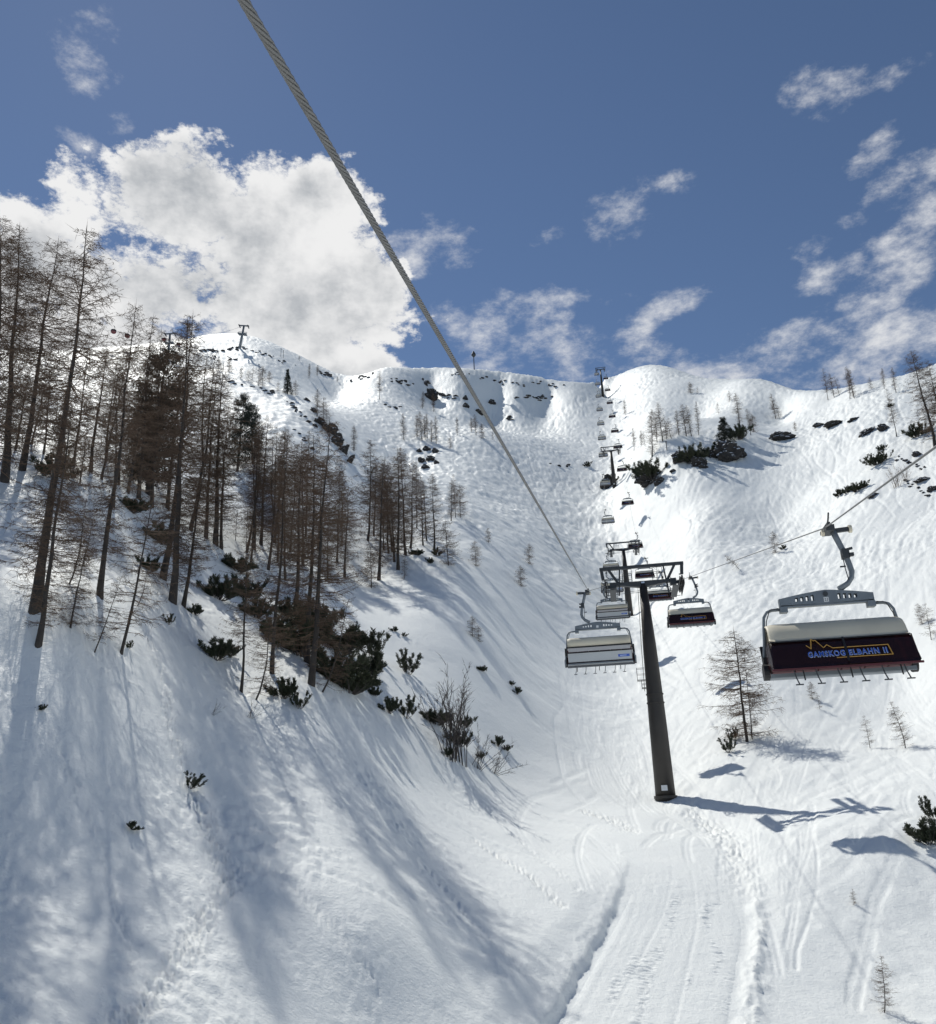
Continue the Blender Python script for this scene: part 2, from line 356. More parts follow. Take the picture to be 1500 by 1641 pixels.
def make_ground():
    half = math.radians(34.0); nc = FRONT_COLS
    th_f = np.linspace(-half, half, nc); th_b = np.linspace(half, 2 * math.pi - half, 130)[1:-1]
    th = np.concatenate([th_f, th_b]); T = len(th)
    rr = np.concatenate([[.5, 3, 6, 9, 12, 15], np.geomspace(17, 760, FRONT_ROWS), [820, 900, 1050, 1300, 1700, 2300, 3200]]); R = len(rr)
    X = rr[:, None] * np.sin(th)[None]; Y = rr[:, None] * np.cos(th)[None]
    Z = base_h(X, Y)
    # far out the country levels off
    far = sstep(700, 1500, rr)[:, None]; Z = Z * (1 - far) + (Z * .25 + 20) * far
    Z = Z + relief(X, Y)
    D = np.zeros_like(Z)
    f = slice(0, nc); xf, yf = X[:, f], Y[:, f]; rf = rr[:, None] * np.ones((1, nc))
    # ---- moguls and wind ripple in the bowl, steep chop on the flanks
    wm = sstep(105, 190, rf) * (1 - sstep(440, 530, rf))
    bowl = wm * sstep(-75, -25, xf) * (1 - sstep(28, 55, xf))
    wx = xf + 2.2 * pnoise(xf / 9, yf / 9, 51); wy = yf + 2.2 * pnoise(xf / 9, yf / 9, 52)
    mog = (1 - np.abs(pnoise(wx / 4.2, wy / 2.4, 53))) ** 2
    D[:, f] += bowl * 0.62 * (mog - .5) + bowl * .22 * pnoise(wx / 1.7, wy / 1.1, 55)
    # ---- ski tracks: grooves that follow the fall line
    rng = np.random.default_rng(7)
    gx = lambda x, y: (base_h(x + 1.5, y) - base_h(x - 1.5, y)) / 3.0
    gy = lambda x, y: (base_h(x, y + 1.5) - base_h(x, y - 1.5)) / 3.0
    lr0 = math.log(17.0); dlr = (math.log(760.0) - lr0) / (FRONT_ROWS - 1); dth = th_f[1] - th_f[0]
    def groove(px, py, depth, width):
        r = np.hypot(px, py); fi = (np.log(r) - lr0) / dlr + 6; fj = (np.arctan2(px, py) - th_f[0]) / dth
        k = 2
        i0 = np.round(fi).astype(int); j0 = np.round(fj).astype(int)
        for di in range(-k, k + 1):
            for dj in range(-k, k + 1):
                i = i0 + di; j = j0 + dj; ok = (i > 6) & (i < R - 8) & (j >= 0) & (j < nc)
                dr = (i - fi) * dlr * r; dt = (j - fj) * dth * r
                g = np.exp(-(dr * dr + dt * dt) / (2 * width * width)) * depth
                np.minimum.at(Dg, (i[ok], j[ok]), -g[ok])
    Dg = np.zeros_like(Z)
    def run(starts, steps, step, turn, depth, swing=.5, pair=.0):
        p = np.array(starts, float); n = len(p); ph = rng.uniform(0, 6.28, n); bias = rng.normal(turn[0], turn[1], n); fr = rng.uniform(.05, .16, n)
        dep = depth * 1.5 * rng.uniform(.35, 1.0, n); ln = rng.integers(steps // 3, steps, n)
        for s in range(steps):
            a = gx(p[:, 0], p[:, 1]); b = gy(p[:, 0], p[:, 1]); m = np.hypot(a, b) + 1e-6; dx, dy = -a / m, -b / m
            ang = bias + swing * np.sin(ph + s * step * fr); c, q = np.cos(ang), np.sin(ang); ex, ey = dx * c - dy * q, dx * q + dy * c
            r = np.hypot(p[:, 0], p[:, 1]); wd = np.maximum(.11, r * .0009); sub = 6
            live = s < ln
            for k in range(sub):
                o = p + np.stack([ex, ey], 1) * (step * k / sub)
                o = o[live]
                groove(o[:, 0], o[:, 1], dep[live] * np.maximum(1, r[live] / 110), wd[live])
                if pair: groove(o[:, 0] - ey[live] * pair, o[:, 1] + ex[live] * pair, dep[live] * np.maximum(1, r[live] / 110), wd[live])
            p = p + np.stack([ex, ey], 1) * step
    def sow(n, x0, x1, y0, y1): return np.stack([rng.uniform(x0, x1, n), rng.uniform(y0, y1, n)], 1)
    run(sow(330, 40, 130, 110, 260), 46, 1.3, (.25, .4), .085, .35)           # the big right flank
    run(sow(130, 15, 60, 75, 170), 34, 1.1, (.1, .45), .07, .4, .28)           # above the first tower
    run(sow(70, 14, 40, 42, 85), 40, .7, (-.1, .5), .055, .35, .24)            # beside the cat track
    run(sow(260, -20, 70, 230, 470), 40, 2.0, (0, .5), .10, .6)                # upper bowl
    run(sow(80, 5, 22, 80, 140), 36, .9, (0, .35), .07, .5, .25)               # gully floor
    run(sow(26, -10, 8, 30, 62), 40, .6, (.0, .3), .045, .2, .22)              # lower left slope
    # ---- bundles of tracks that can be followed in the photograph
    def bundle(pix, num, spread, depth, wid=.09, wander=.25):
        pp = np.array([hit(u, v)[0][:2] for u, v in pix]); pl, sl = _dense(pp, 500); tn = np.gradient(pl, axis=0); tn /= np.linalg.norm(tn, axis=1)[:, None]; nr = np.stack([tn[:, 1], -tn[:, 0]], 1)
        sl = np.linspace(0, 1, 500)
        for k in range(num):
            o = rng.normal(0, spread); a0 = rng.uniform(-.1, .35); a1 = rng.uniform(.6, 1.1); ph = rng.uniform(0, 6.28)
            m = (sl >= a0) & (sl <= a1); lat = o * (.6 + .7 * sl) + wander * np.sin(ph + sl * rng.uniform(3, 9))
            for off in (0, rng.uniform(.16, .32)):
                q = (pl + nr * (lat + off)[:, None])[m]; r = np.hypot(q[:, 0], q[:, 1]); groove(q[:, 0], q[:, 1], np.full(len(q), depth * rng.uniform(.4, 1)), np.maximum(wid, r * .0011))
    bundle([(1260,1150),(1222,1250),(1200,1330),(1212,1420),(1238,1520),(1265,1640)], 11, .6, .085)
    bundle([(1330,1130),(1290,1200),(1262,1280),(1245,1370),(1240,1480),(1250,1560)], 9, .5, .08)
    bundle([(1300,1270),(1305,1360),(1292,1440),(1276,1520),(1285,1620)], 4, .25, .10)
    bundle([(1440,1370),(1408,1450),(1392,1520),(1374,1600),(1370,1640)], 3, .18, .07, .16, .05)
    bundle([(1420,1330),(1340,1400),(1260,1440),(1190,1490)], 5, .4, .10, .12)
    bundle([(1480,1240),(1400,1310),(1330,1370),(1250,1430),(1200,1470)], 4, .5, .07)
    bundle([(1330,1000),(1240,1120),(1170,1230),(1120,1290)], 10, 1.4, .09, .1, .5)
    bundle([(1180,1060),(1120,1160),(1080,1240)], 8, 1.2, .08, .1, .5)
    bundle([(960,1040),(950,1110),(938,1180),(965,1262),(1000,1290)], 10, .8, .08, .1, .4)
    bundle([(985,1080),(985,1160),(975,1230),(1010,1300)], 7, .6, .08, .1, .4)
    bundle([(1290,700),(1200,800),(1120,900),(1060,990)], 12, 2.5, .16, .16, 1.2)
    bundle([(1230,760),(1190,800),(1130,860)], 8, 1.0, .2, .2, .6)
    bundle([(1420,800),(1330,900),(1240,1000),(1180,1080)], 12, 2.2, .13, .13, 1.0)
    bundle([(1500,880),(1440,960),(1360,1060),(1300,1140)], 9, 1.6, .10, .12, .8)
    bundle([(1500,1060),(1420,1130),(1340,1200)], 6, 1.0, .09, .1, .5)
    bundle([(820,880),(880,980),(915,1080),(930,1180)], 8, 1.5, .10, .12, .8)
    D[:, f] += Dg[:, f] * 1.0
    # ---- broken crust, rills and old footprints on the near left slope
    wl = (1 - sstep(60, 95, rf)) * sstep(3.5, -3.5, xf + 0 * yf) if False else (1 - sstep(60, 95, rf)) * (1 - sstep(-4, 5, xf))
    al = (xf * .72 - yf * .69); ac = (xf * .69 + yf * .72)
    patch = sstep(-.1, .5, fbm(xf / 5.5, yf / 5.5, 2, 61))
    D[:, f] += wl * patch * (.10 * fbm(xf / .6, yf / .5, 3, 63)) + wl * .045 * fbm(xf / .3, yf / .3, 2, 64) * (.3 + .7 * sstep(-.2, .35, fbm(xf / 3.1, yf / 3.1, 2, 66)))
    D[:, f] += wl * .05 * pnoise(ac / 1.1, al / 7.0, 67)
    wr = (1 - sstep(70, 120, rf)) * sstep(10, 16, xf)
    D[:, f] += wr * .05 * fbm(xf / 1.1, yf / 1.6, 2, 71)
    # rough, wind-cut texture everywhere further off, scaled to what the eye resolves there
    fl = sstep(75, 130, rf) * sstep(22, 48, xf - .05 * yf) * (1 - sstep(360, 460, rf))
    a_ = xf * .80 - yf * .60 + 1.5 * pnoise(xf / 14, yf / 14, 78); b_ = xf * .60 + yf * .80
    D[:, f] += fl * (.10 * pnoise(a_ / 1.0, b_ / 11., 76) + .09 * pnoise(a_ / .5, b_ / 6., 77) + .08 * pnoise(a_ / 2.2, b_ / 20., 79)) * (.4 + .6 * sstep(-.35, .3, fbm(xf / 22, yf / 22, 2, 80)))
    D[:, f] += sstep(70, 140, rf) * (.12 + .0009 * rf) * fbm(xf / 2.1, yf / 1.5, 3, 73) * (.35 + .65 * sstep(-.3, .4, fbm(xf / 30, yf / 30, 2, 75)))
    def trail(pix, width, depth, scale, seed):
        pp = np.array([hit(u, v)[0][:2] for u, v in pix]); pl, _ = _dense(pp, 260)
        x0, x1, y0, y1 = pl[:, 0].min() - 2, pl[:, 0].max() + 2, pl[:, 1].min() - 2, pl[:, 1].max() + 2
        m = (X > x0) & (X < x1) & (Y > y0) & (Y < y1); m[:, nc:] = False
        xx, yy = X[m], Y[m]; best = np.full(xx.shape, 1e9)
        for q in pl[::2]: best = np.minimum(best, (xx - q[0]) ** 2 + (yy - q[1]) ** 2)
        k = np.exp(-best / (2 * width * width)); D[m] += k * depth * np.abs(pnoise(xx / scale, yy / scale, seed)) * -2 + k * depth * .5 * pnoise(xx / (scale * .45), yy / (scale * .45), seed + 1)
    trail([(235,1010),(262,1090),(280,1190),(330,1320),(370,1410),(330,1460),(300,1520),(250,1590),(200,1641)], .34, .13, .24, 81)
    trail([(100,1200),(150,1330),(180,1410),(220,1560)], .2, .06, .24, 83)
    trail([(500,1150),(560,1230),(640,1330),(760,1480),(880,1600)], .2, .06, .3, 85)
    trail([(690,1180),(760,1270),(860,1370),(940,1440)], .2, .07, .28, 87)
    trail([(330,1410),(420,1380),(500,1450),(600,1580)], .25, .06, .25, 89)
    trail([(760,1345),(830,1390),(900,1450)], .2, .13, .22, 91)
    # dozer marks where the track turns at the tower
    trail([(935,1300),(980,1312),(1010,1330)], .45, .16, .25, 93)
    trail([(1110,1300),(1150,1330),(1180,1370),(1190,1430)], .6, .22, .42, 95)
    Z = Z + D
    Z = cut_track(X, Y, Z)
    V = np.stack([X.ravel(), Y.ravel(), Z.ravel()], 1)
    i = np.arange(R - 1)[:, None]; j = np.arange(T)[None]; jn = (j + 1) % T
    F4 = np.stack([i * T + j, i * T + jn, (i + 1) * T + jn, (i + 1) * T + j], -1).reshape(-1, 4)[:, ::-1]
    me = bpy.data.meshes.new('snow_slope'); nv = len(V); nf = len(F4)
    c = len(V); V = np.vstack([V, [[0, 0, float(base_h(np.array([0.]), np.array([0.]))[0])]]])
    tri = np.stack([np.full(T, c), np.arange(T), (np.arange(T) + 1) % T], 1)[:, ::-1]
    me.vertices.add(len(V)); me.vertices.foreach_set('co', V.ravel())
    loops = np.concatenate([F4.ravel(), tri.ravel()]); me.loops.add(len(loops)); me.loops.foreach_set('vertex_index', loops.astype(np.int32))
    tot = np.concatenate([np.full(nf, 4), np.full(T, 3)]); st = np.concatenate([[0], np.cumsum(tot)[:-1]])
    me.polygons.add(len(tot)); me.polygons.foreach_set('loop_start', st.astype(np.int32)); me.polygons.foreach_set('loop_total', tot.astype(np.int32))
    me.polygons.foreach_set('use_smooth', np.ones(len(tot), bool)); me.update(calc_edges=True); me.materials.append(SNOW)
    o = link_mesh('snow_slope', me); tag(o, 'snow covered mountain slope with ski tracks, gully and ridge', 'ground', kind='structure')
    return o
FRONT_COLS, FRONT_ROWS = 960, 780
SNOW_GROUND = make_ground()

def make_track():
    """the groomed cat track as a fine sheet lying in the cut"""
    ns, nw = 900, 96; ss = np.linspace(TRS[0] + 3.5, TRS[-1] - 9.0, ns); ww = np.linspace(-2.72, 2.85, nw)
    cx = np.interp(ss, TRS, TRK[:, 0]); cy = np.interp(ss, TRS, TRK[:, 1]); nx = np.interp(ss, TRS, _nor[:, 0]); ny = np.interp(ss, TRS, _nor[:, 1])
    S, W = np.meshgrid(ss, ww, indexing='ij'); X = cx[:, None] + nx[:, None] * W; Y = cy[:, None] + ny[:, None] * W
    Z = track_surface(S, W); e = sstep(2.3, 2.85, np.abs(W)); fade = sstep(TRS[-1] - 24, TRS[-1] - 12, S)
    Z = Z - .10 * e - .5 * fade ** 2
    V = np.stack([X, Y, Z], -1).reshape(-1, 3); i = np.arange(ns - 1)[:, None] * nw + np.arange(nw - 1)[None]
    Q = np.stack([i, i + 1, i + nw + 1, i + nw], -1).reshape(-1, 4)[:, ::-1]
    me = bpy.data.meshes.new('cat_track'); me.from_pydata(V.tolist(), [], Q.tolist()); me.polygons.foreach_set('use_smooth', [True] * len(me.polygons)); me.materials.append(SNOW); me.update()
    o = link_mesh('cat_track_path', me); tag(o, 'groomed snow track leading up to the nearest lift tower', 'path', kind='structure')
make_track()

# ------------------------------------------------------------------ chairlift
STEEL = material('galvanised steel', (.20, .225, .25), .5, .35, noise=(3.0, .5, (.13, .15, .17)), bump=(30, .1, .01))
DARKSTEEL = material('dark painted steel', (.045, .05, .055), .55, .2, noise=(2.0, .5, (.07, .075, .08)))
BLACK = material('black rubber', (.012, .012, .014), .6)
POLE = material('brown painted tower tube', (.034, .029, .025), .5, .1, noise=(.9, .6, (.05, .044, .038)), bump=(6, .15, .02))
CREAM = material('cream canopy shell', (.74, .67, .52), .6, 0, noise=(1.3, .7, (.60, .54, .42)), bump=(3, .1, .02))
PANEL = material('pale grey seat back', (.50, .52, .53), .45, 0, noise=(2.0, .5, (.42, .44, .46)))
UPHOLSTERY = material('dark red upholstery', (.10, .018, .025), .7, 0, noise=(4, .5, (.06, .012, .018)))
WHITE = material('white paint', (.75, .76, .76), .5, 0, noise=(5, .4, (.6, .61, .62)))
BLUE = material('blue lettering', (.035, .11, .52), .5, noise=(9, .3, (.04, .13, .56)))
PALEBLUE = material('pale lettering edge', (.58, .66, .80), .5, noise=(9, .3, (.5, .6, .75)))
GOLD = material('ochre line', (.60, .33, .07), .5, noise=(9, .3, (.52, .28, .06)))
ROPE = material('galvanised wire rope', (.17, .17, .168), .5, .15, noise=(12, .5, (.12, .12, .118)))
def visor_material():
    m = bpy.data.materials.new('dark tinted bubble'); m.use_nodes = True; nt = m.node_tree; N = nt.nodes; L = nt.links
    out = N['Material Output']; b = N['Principled BSDF']; b.inputs['Base Color'].default_value = (.030, .012, .014, 1); b.inputs['Roughness'].default_value = .16
    b.inputs['Specular IOR Level'].default_value = .5
    tc = N.new('ShaderNodeTexCoord'); n = N.new('ShaderNodeTexNoise'); n.inputs['Scale'].default_value = 2.5; L.new(tc.outputs['Object'], n.inputs['Vector'])
    r = N.new('ShaderNodeMapRange'); r.inputs['To Min'].default_value = .12; r.inputs['To Max'].default_value = .26; L.new(n.outputs[0], r.inputs['Value']); L.new(r.outputs[0], b.inputs['Roughness'])
    t = N.new('ShaderNodeBsdfTransparent'); t.inputs['Color'].default_value = (.20, .085, .10, 1)
    mx = N.new('ShaderNodeMixShader'); mx.inputs[0].default_value = .30; L.new(b.outputs[0], mx.inputs[1]); L.new(t.outputs[0], mx.inputs[2]); L.new(mx.outputs[0], out.inputs['Surface'])
    return m
VISOR = visor_material()

def text_mesh(body, size, width, mat, off=0.0, thick=.003):
    c = bpy.data.curves.new('lettering', 'FONT'); c.body = body; c.size = size; c.align_x = 'LEFT'; c.extrude = thick; c.offset = off; c.space_character = 1.22; c.resolution_u = 3
    o = bpy.data.objects.new('lettering', c); col.objects.link(o); bpy.context.view_layer.update()
    me = bpy.data.meshes.new_from_object(o.evaluated_get(bpy.context.evaluated_depsgraph_get()))
    bpy.data.objects.remove(o); bpy.data.curves.remove(c)
    co = np.empty(len(me.vertices) * 3); me.vertices.foreach_get('co', co); co = co.reshape(-1, 3)
    x0, x1 = co[:, 0].min(), co[:, 0].max(); co[:, 0] = (co[:, 0] - x0) * (width / (x1 - x0)); me.vertices.foreach_set('co', co.ravel())
    me.materials.clear(); me.materials.append(mat); me.update(); return me

def profile_shell(prof, half, thick, mb, corner=.16, nx=14, flare=0.0):
    """shell extruded along X over a (y, z) profile; ends rounded inwards"""
    xs = []
    for k in range(nx + 1):
        a = -1 + 2 * k / nx; xs.append(math.copysign(1 - (1 - abs(a)) ** 1.7, a) * half)
    prof = [Vector((0, p[0], p[1])) for p in prof]; n = len(prof); V = []
    cen = sum(prof, Vector()) / n
    for side in (0, 1):
        for x in xs:
            e = max(0, (abs(x) - (half - corner)) / corner); s = 1 - .22 * e * e
            for i, p in enumerate(prof):
                t = (prof[min(i + 1, n - 1)] - prof[max(i - 1, 0)]).normalized(); nn = Vector((0, t.z, -t.y))
                q = cen + (p - cen) * (1 - .10 * e * e) + nn * (thick * side * -1)
                q = q + (cen - q) * (.06 * e * e)
                V.append((x * (1 + flare * i / n), q.y, q.z))
    m = len(xs); Fc = []
    for side in (0, 1):
        o = side * m * n
        for a in range(m - 1):
            for i in range(n - 1):
                f = (o + a * n + i, o + a * n + i + 1, o + (a + 1) * n + i + 1, o + (a + 1) * n + i); Fc.append(f if side == 0 else f[::-1])
    o = m * n
    for a in range(m - 1):
        for i in (0, n - 1):
            Fc.append((a * n + i, (a + 1) * n + i, o + (a + 1) * n + i, o + a * n + i))
    for a in (0, m - 1):
        for i in range(n - 1): Fc.append((a * n + i, o + a * n + i, o + a * n + i + 1, a * n + i + 1))
    mb.add(V, Fc); return mb

def make_chair():
    """origin on the rope; front faces -Y; +X is the outer side of the line"""
    root = empty('lift_chair')
    g = MB()                                                     # grip
    g.box((.06, 0, -.06), (.2, .5, .13)); g.bar((.0, -.42, -.02), (.0, .42, -.02), .07); g.bar((.1, 0, -.09), (.52, 0, -.07), .09)
    gp = g.build('grip', DARKSTEEL, root)
    w = MB(); w.disc((.56, 0, -.07), (1, 0, 0), .085, .07); w.build('guide_roller', CREAM, gp)
    w = MB(); w.disc((-.07, 0, -.11), (1, 0, 0), .07, .06); w.build('guide_roller', CREAM, gp)
    w = MB(); w.tube([(-.02, -.42, 0), (-.04, -.62, .05), (-.05, -.75, .12)], .02, 6); w.build('rope_guide', DARKSTEEL, gp)
    a = MB(); pts = [(.44, 0, -.08), (.50, 0, -.26), (.58, 0, -.5), (.66, 0, -.78), (.70, 0, -1.0), (.665, 0, -1.13), (.56, 0, -1.25), (.34, 0, -1.37)]
    a.tube(pts, [.075, .072, .068, .068, .068, .066, .066, .07], 10)
    ha = a.build('hanger_arm', STEEL, root, True)
    b = MB(); b.box((.62, -.02, -.62), (.16, .2, .2)); b.bar((.62, -.1, -.55), (.78, -.1, -.52), .05); b.box((.74, -.1, -.66), (.09, .1, .07)); b.build('damper', DARKSTEEL, ha)
    b = MB(); b.tube([(.54, -.07, -.66), (.55, -.07, -.95), (.58, -.07, -1.2)], .012, 5); b.bar((.44, -.07, -.9), (.57, -.07, -.9), .03); b.build('release_cable', DARKSTEEL, ha)
    # hub beam: plate with punched holes, on both faces of a box
    hb = MB(); L_ = 1.05
    holes = sorted([s * x for s in (-1, 1) for x in (.30, .42, .54, .66)])
    def top(x): return -1.385 - .13 * (abs(x) / L_) ** 1.3
    def bot(x): return -1.66 + .02 * (abs(x) / L_)
    edges = [-L_]
    for hx in holes: edges += [hx - .033, hx + .033]
    edges = sorted(edges + [L_, -.14, .14])
    for yy in (-.07, .07):
        for x0, x1 in zip(edges[:-1], edges[1:]):
            mid = (x0 + x1) / 2; ishole = any(abs(mid - hx) < .02 for hx in holes)
            def slab(f0, f1):
                t = .012; zz = lambda x, f: bot(x) + (top(x) - bot(x)) * f
                V = [(x, yy + q, zz(x, f)) for x in (x0, x1) for q in (-t, t) for f in (f0, f1)]
                hb.add(V, [(0, 1, 3, 2), (4, 6, 7, 5), (0, 4, 5, 1), (2, 3, 7, 6), (0, 2, 6, 4), (1, 5, 7, 3)])
            if ishole:
                k = .30 + .12 * (abs(mid) / .66 - .5); slab(0, k); slab(.78, 1)
            else: slab(0, 1)
    hb.bar((-L_, 0, -1.675), (L_, 0, -1.675), .15, .03)
    n = 10
    for k in range(n):
        x0, x1 = -L_ + 2 * L_ * k / n, -L_ + 2 * L_ * (k + 1) / n; hb.bar((x0, 0, top(x0) + .006), (x1, 0, top(x1) + .006), .165, .02)
    for s in (-1, 1): hb.box((s * (L_ - .07), 0, -1.73), (.17, .2, .12)); hb.box((s * L_, 0, -1.58), (.02, .15, .16))
    hbo = hb.build('hub_beam', STEEL, root)
    p = MB(); p.box((0, -.088, -1.58), (.11, .01, .10)); p.box((0, .088, -1.58), (.11, .01, .10)); pl = p.build('number_plate', WHITE, hbo)
    me = text_mesh('23', .09, .075, DARKSTEEL, 0, .002); t = link_mesh('plate_number', me, hbo); t.location = (-.0375, -.096, -1.612); t.rotation_euler = (math.pi / 2, 0, 0)
    p = MB(); p.disc((0, -.09, -1.46), (0, 1, 0), .055, .03, 16); p.build('pivot_bolt', DARKSTEEL, hbo)
    for s in (-1, 1):                                            # side frames
        f = MB(); f.tube([(s * 1.0, 0, -1.71), (s * 1.25, 0, -1.715), (s * 1.37, 0, -1.75), (s * 1.45, 0, -1.86), (s * 1.48, .0, -2.05), (s * 1.52, .03, -2.4), (s * 1.57, .08, -2.72), (s * 1.62, .10, -3.0), (s * 1.62, .05, -3.16)], .034, 8)
        fo = f.build('side_frame', STEEL, root, True)
        e = MB(); e.tube([(s * 1.1, -.045, -1.69), (s * 1.3, -.045, -1.72), (s * 1.41, -.045, -1.95), (s * 1.47, -.03, -2.3), (s * 1.53, -.0, -2.7)], .012, 5); e.build('cable', DARKSTEEL, fo)
        h = MB(); h.disc((s * 1.60, -.12, -3.02), (1, 0, 0), .17, .12, 16); h.box((s * 1.58, -.02, -2.86), (.08, .22, .3)); h.bar((s * 1.57, .25, -2.45), (s * 1.6, -.1, -3.0), .07); h.build('bubble_hinge', BLACK, root, False)
    # canopy (opaque roof shell) and dark visor below it
    c = MB(); profile_shell([(.50, -2.46), (.485, -2.25), (.40, -2.10), (.25, -2.035), (.05, -2.02), (-.18, -2.05), (-.38, -2.13), (-.52, -2.27), (-.60, -2.42), (-.63, -2.48)], 1.46, .03, c, .2, 18, .03)
    co = c.build('canopy', CREAM, root, True)
    v = MB(); profile_shell([(-.615, -2.47), (-.69, -2.64), (-.765, -2.80), (-.842, -2.965), (-.865, -3.07)], 1.50, .014, v, .12, 14, .05)
    vo = v.build('visor', VISOR, root, True)
    e = MB(); e.bar((-1.5, -.635, -2.49), (1.5, -.635, -2.49), .025, .025); e.build('visor_seal', BLACK, vo)
    e = MB(); e.bar((-1.58, -.88, -3.085), (1.58, -.88, -3.085), .05, .04); e.build('visor_rim', UPHOLSTERY, vo)
    # lettering lies on the flat of the visor between (-.60,-2.47) and (-.86,-2.965)
    A = Vector((0, -.615, -2.47)); B = Vector((0, -.842, -2.965)); dn = (B - A).normalized(); nrm = Vector((0, dn.z, -dn.y)).normalized()
    if nrm.y > 0: nrm = -nrm
    tilt = math.atan2((-dn).z, (-dn).y); q = Matrix.Rotation(tilt, 3, 'X')
    def on(s, lift): return A + dn * s + nrm * lift
    for body, x0, wd in (('GAMSKOG', -.76, .79), ('ELBAHN II', .105, .81)):
        for mat, off, lift, nm in ((PALEBLUE, .008, .020, 'lettering_edge'), (BLUE, .0015, .028, 'lettering')):
            o = link_mesh(nm, text_mesh(body, .175, wd, mat, off), vo); o.rotation_euler = q.to_euler(); loc = on(.44, lift); o.location = (x0, loc.y, loc.z); o['kind'] = 'stuff'
    gl = MB()
    def stroke(p, wdt=.022):
        for (xa, sa), (xb, sb) in zip(p[:-1], p[1:]):
            a_ = on(sa, .022); b_ = on(sb, .022); gl.bar((xa, a_.y, a_.z), (xb, b_.y, b_.z), wdt, .012)
    stroke([(-.75, .16), (-.66, .245), (-.615, .015), (-.57, .06), (-.53, .05), (-.39, .235), (-.31, .17), (-.20, .255), (.04, .255)])
    stroke([(.10, .255), (.96, .255), (1.0, .485), (.10, .485)]); stroke([(-.17, .485), (.04, .485)], .012)
    gl.build('mountain_emblem', GOLD, vo)
    e = MB(); a_ = on(.0, .012); b_ = on(.56, .012); e.bar((.07, a_.y, a_.z), (.07, b_.y, b_.z), .05, .01); e.build('visor_seam', BLACK, vo)
    for s in (-1, 1):                                            # curved ends of the bubble
        x = s * 1.545; e = MB(); prof = [(-.60, -2.48), (-.69, -2.66), (-.77, -2.82), (-.845, -2.97), (-.86, -3.06), (-.5, -3.04), (-.2, -2.95), (-.22, -2.75), (-.35, -2.55)]
        n_ = len(prof); e.add([(x * (.985 if k in (0, 1, 2, 3, 4) else 1.0), p[0], p[1]) for k, p in enumerate(prof)] + [(x * (.985 if k in (0, 1, 2, 3, 4) else 1.0) + s * .016, p[0], p[1]) for k, p in enumerate(prof)],
            [tuple(range(n_)), tuple(range(n_, 2 * n_))[::-1]] + [(k, (k + 1) % n_, n_ + (k + 1) % n_, n_ + k) for k in range(n_)]); e.build('visor_side', VISOR, vo)
    # seats, backrests and rear panels
    for k in range(6):
        x = -1.25 + .5 * k
        s_ = MB(); M = Matrix.Rotation(math.radians(-6), 3, 'X'); s_.box((x, -.16, -3.04), (.47, .5, .09), M); s_.build('seat', UPHOLSTERY, root)
        s_ = MB(); M = Matrix.Rotation(math.radians(-14), 3, 'X'); s_.box((x, .20, -2.78), (.47, .07, .5), M); s_.build('backrest', UPHOLSTERY, root)
    r = MB(); M = Matrix.Rotation(math.radians(-14), 3, 'X'); r.box((0, .275, -2.86), (2.94, .03, .36), M); rp = r.build('rear_panel', PANEL, root)
    r = MB(); M2 = M.copy(); r.box((-1.10, .288, -2.885), (.52, .014, .10), M2); st = r.build('sticker', BLUE, rp)
    r = MB(); r.box((-1.07, .298, -2.885), (.30, .012, .025), M2); r.build('sticker_text', PALEBLUE, rp)
    r = MB(); r.bar((-1.5, .36, -2.665), (1.5, .36, -2.665), .04, .035); r.bar((-1.5, .50, -2.462), (1.5, .50, -2.462), .04, .05); r.bar((-1.46, .235, -3.06), (1.46, .235, -3.06), .03, .02); r.build('rear_bar', BLACK, root)
    r = MB(); M = Matrix.Rotation(math.radians(-35), 3, 'X'); r.box((0, .43, -2.56), (2.86, .012, .17), M); r.build('rear_window', material_once('grey window film', (.36, .36, .38), .3), root)
    r = MB(); r.box((0, .12, -3.12), (3.0, .32, .05)); r.bar((-1.55, -.42, -3.14), (1.55, -.42, -3.14), .07, .08); r.build('seat_rail', STEEL, root)
    for k in range(6):                                            # footrests
        x = -1.13 + .46 * k
        f = MB(); f.tube([(x, -.80, -2.98), (x + .01, -.86, -3.12), (x + .03, -.90, -3.26), (x + .07, -.93, -3.38)], .014, 6); f.bar((x - .01, -.94, -3.395), (x + .15, -.94, -3.395), .05, .022); f.build('footrest', DARKSTEEL, root)
    for x in (-.92, .08, 1.12):
        f = MB(); f.tube([(x, -.78, -3.0), (x + .02, -.8, -3.3)], .016, 6); f.build('restraint_rod', BLACK, root)
    for c in root.children:
        if c.name.split('.')[0] != 'grip': c.location.x -= BODY_IN
    return root
BODY_IN = .28
_mats = {}
def material_once(name, *a, **k):
    if name not in _mats: _mats[name] = material(name, *a, **k)
    return _mats[name]

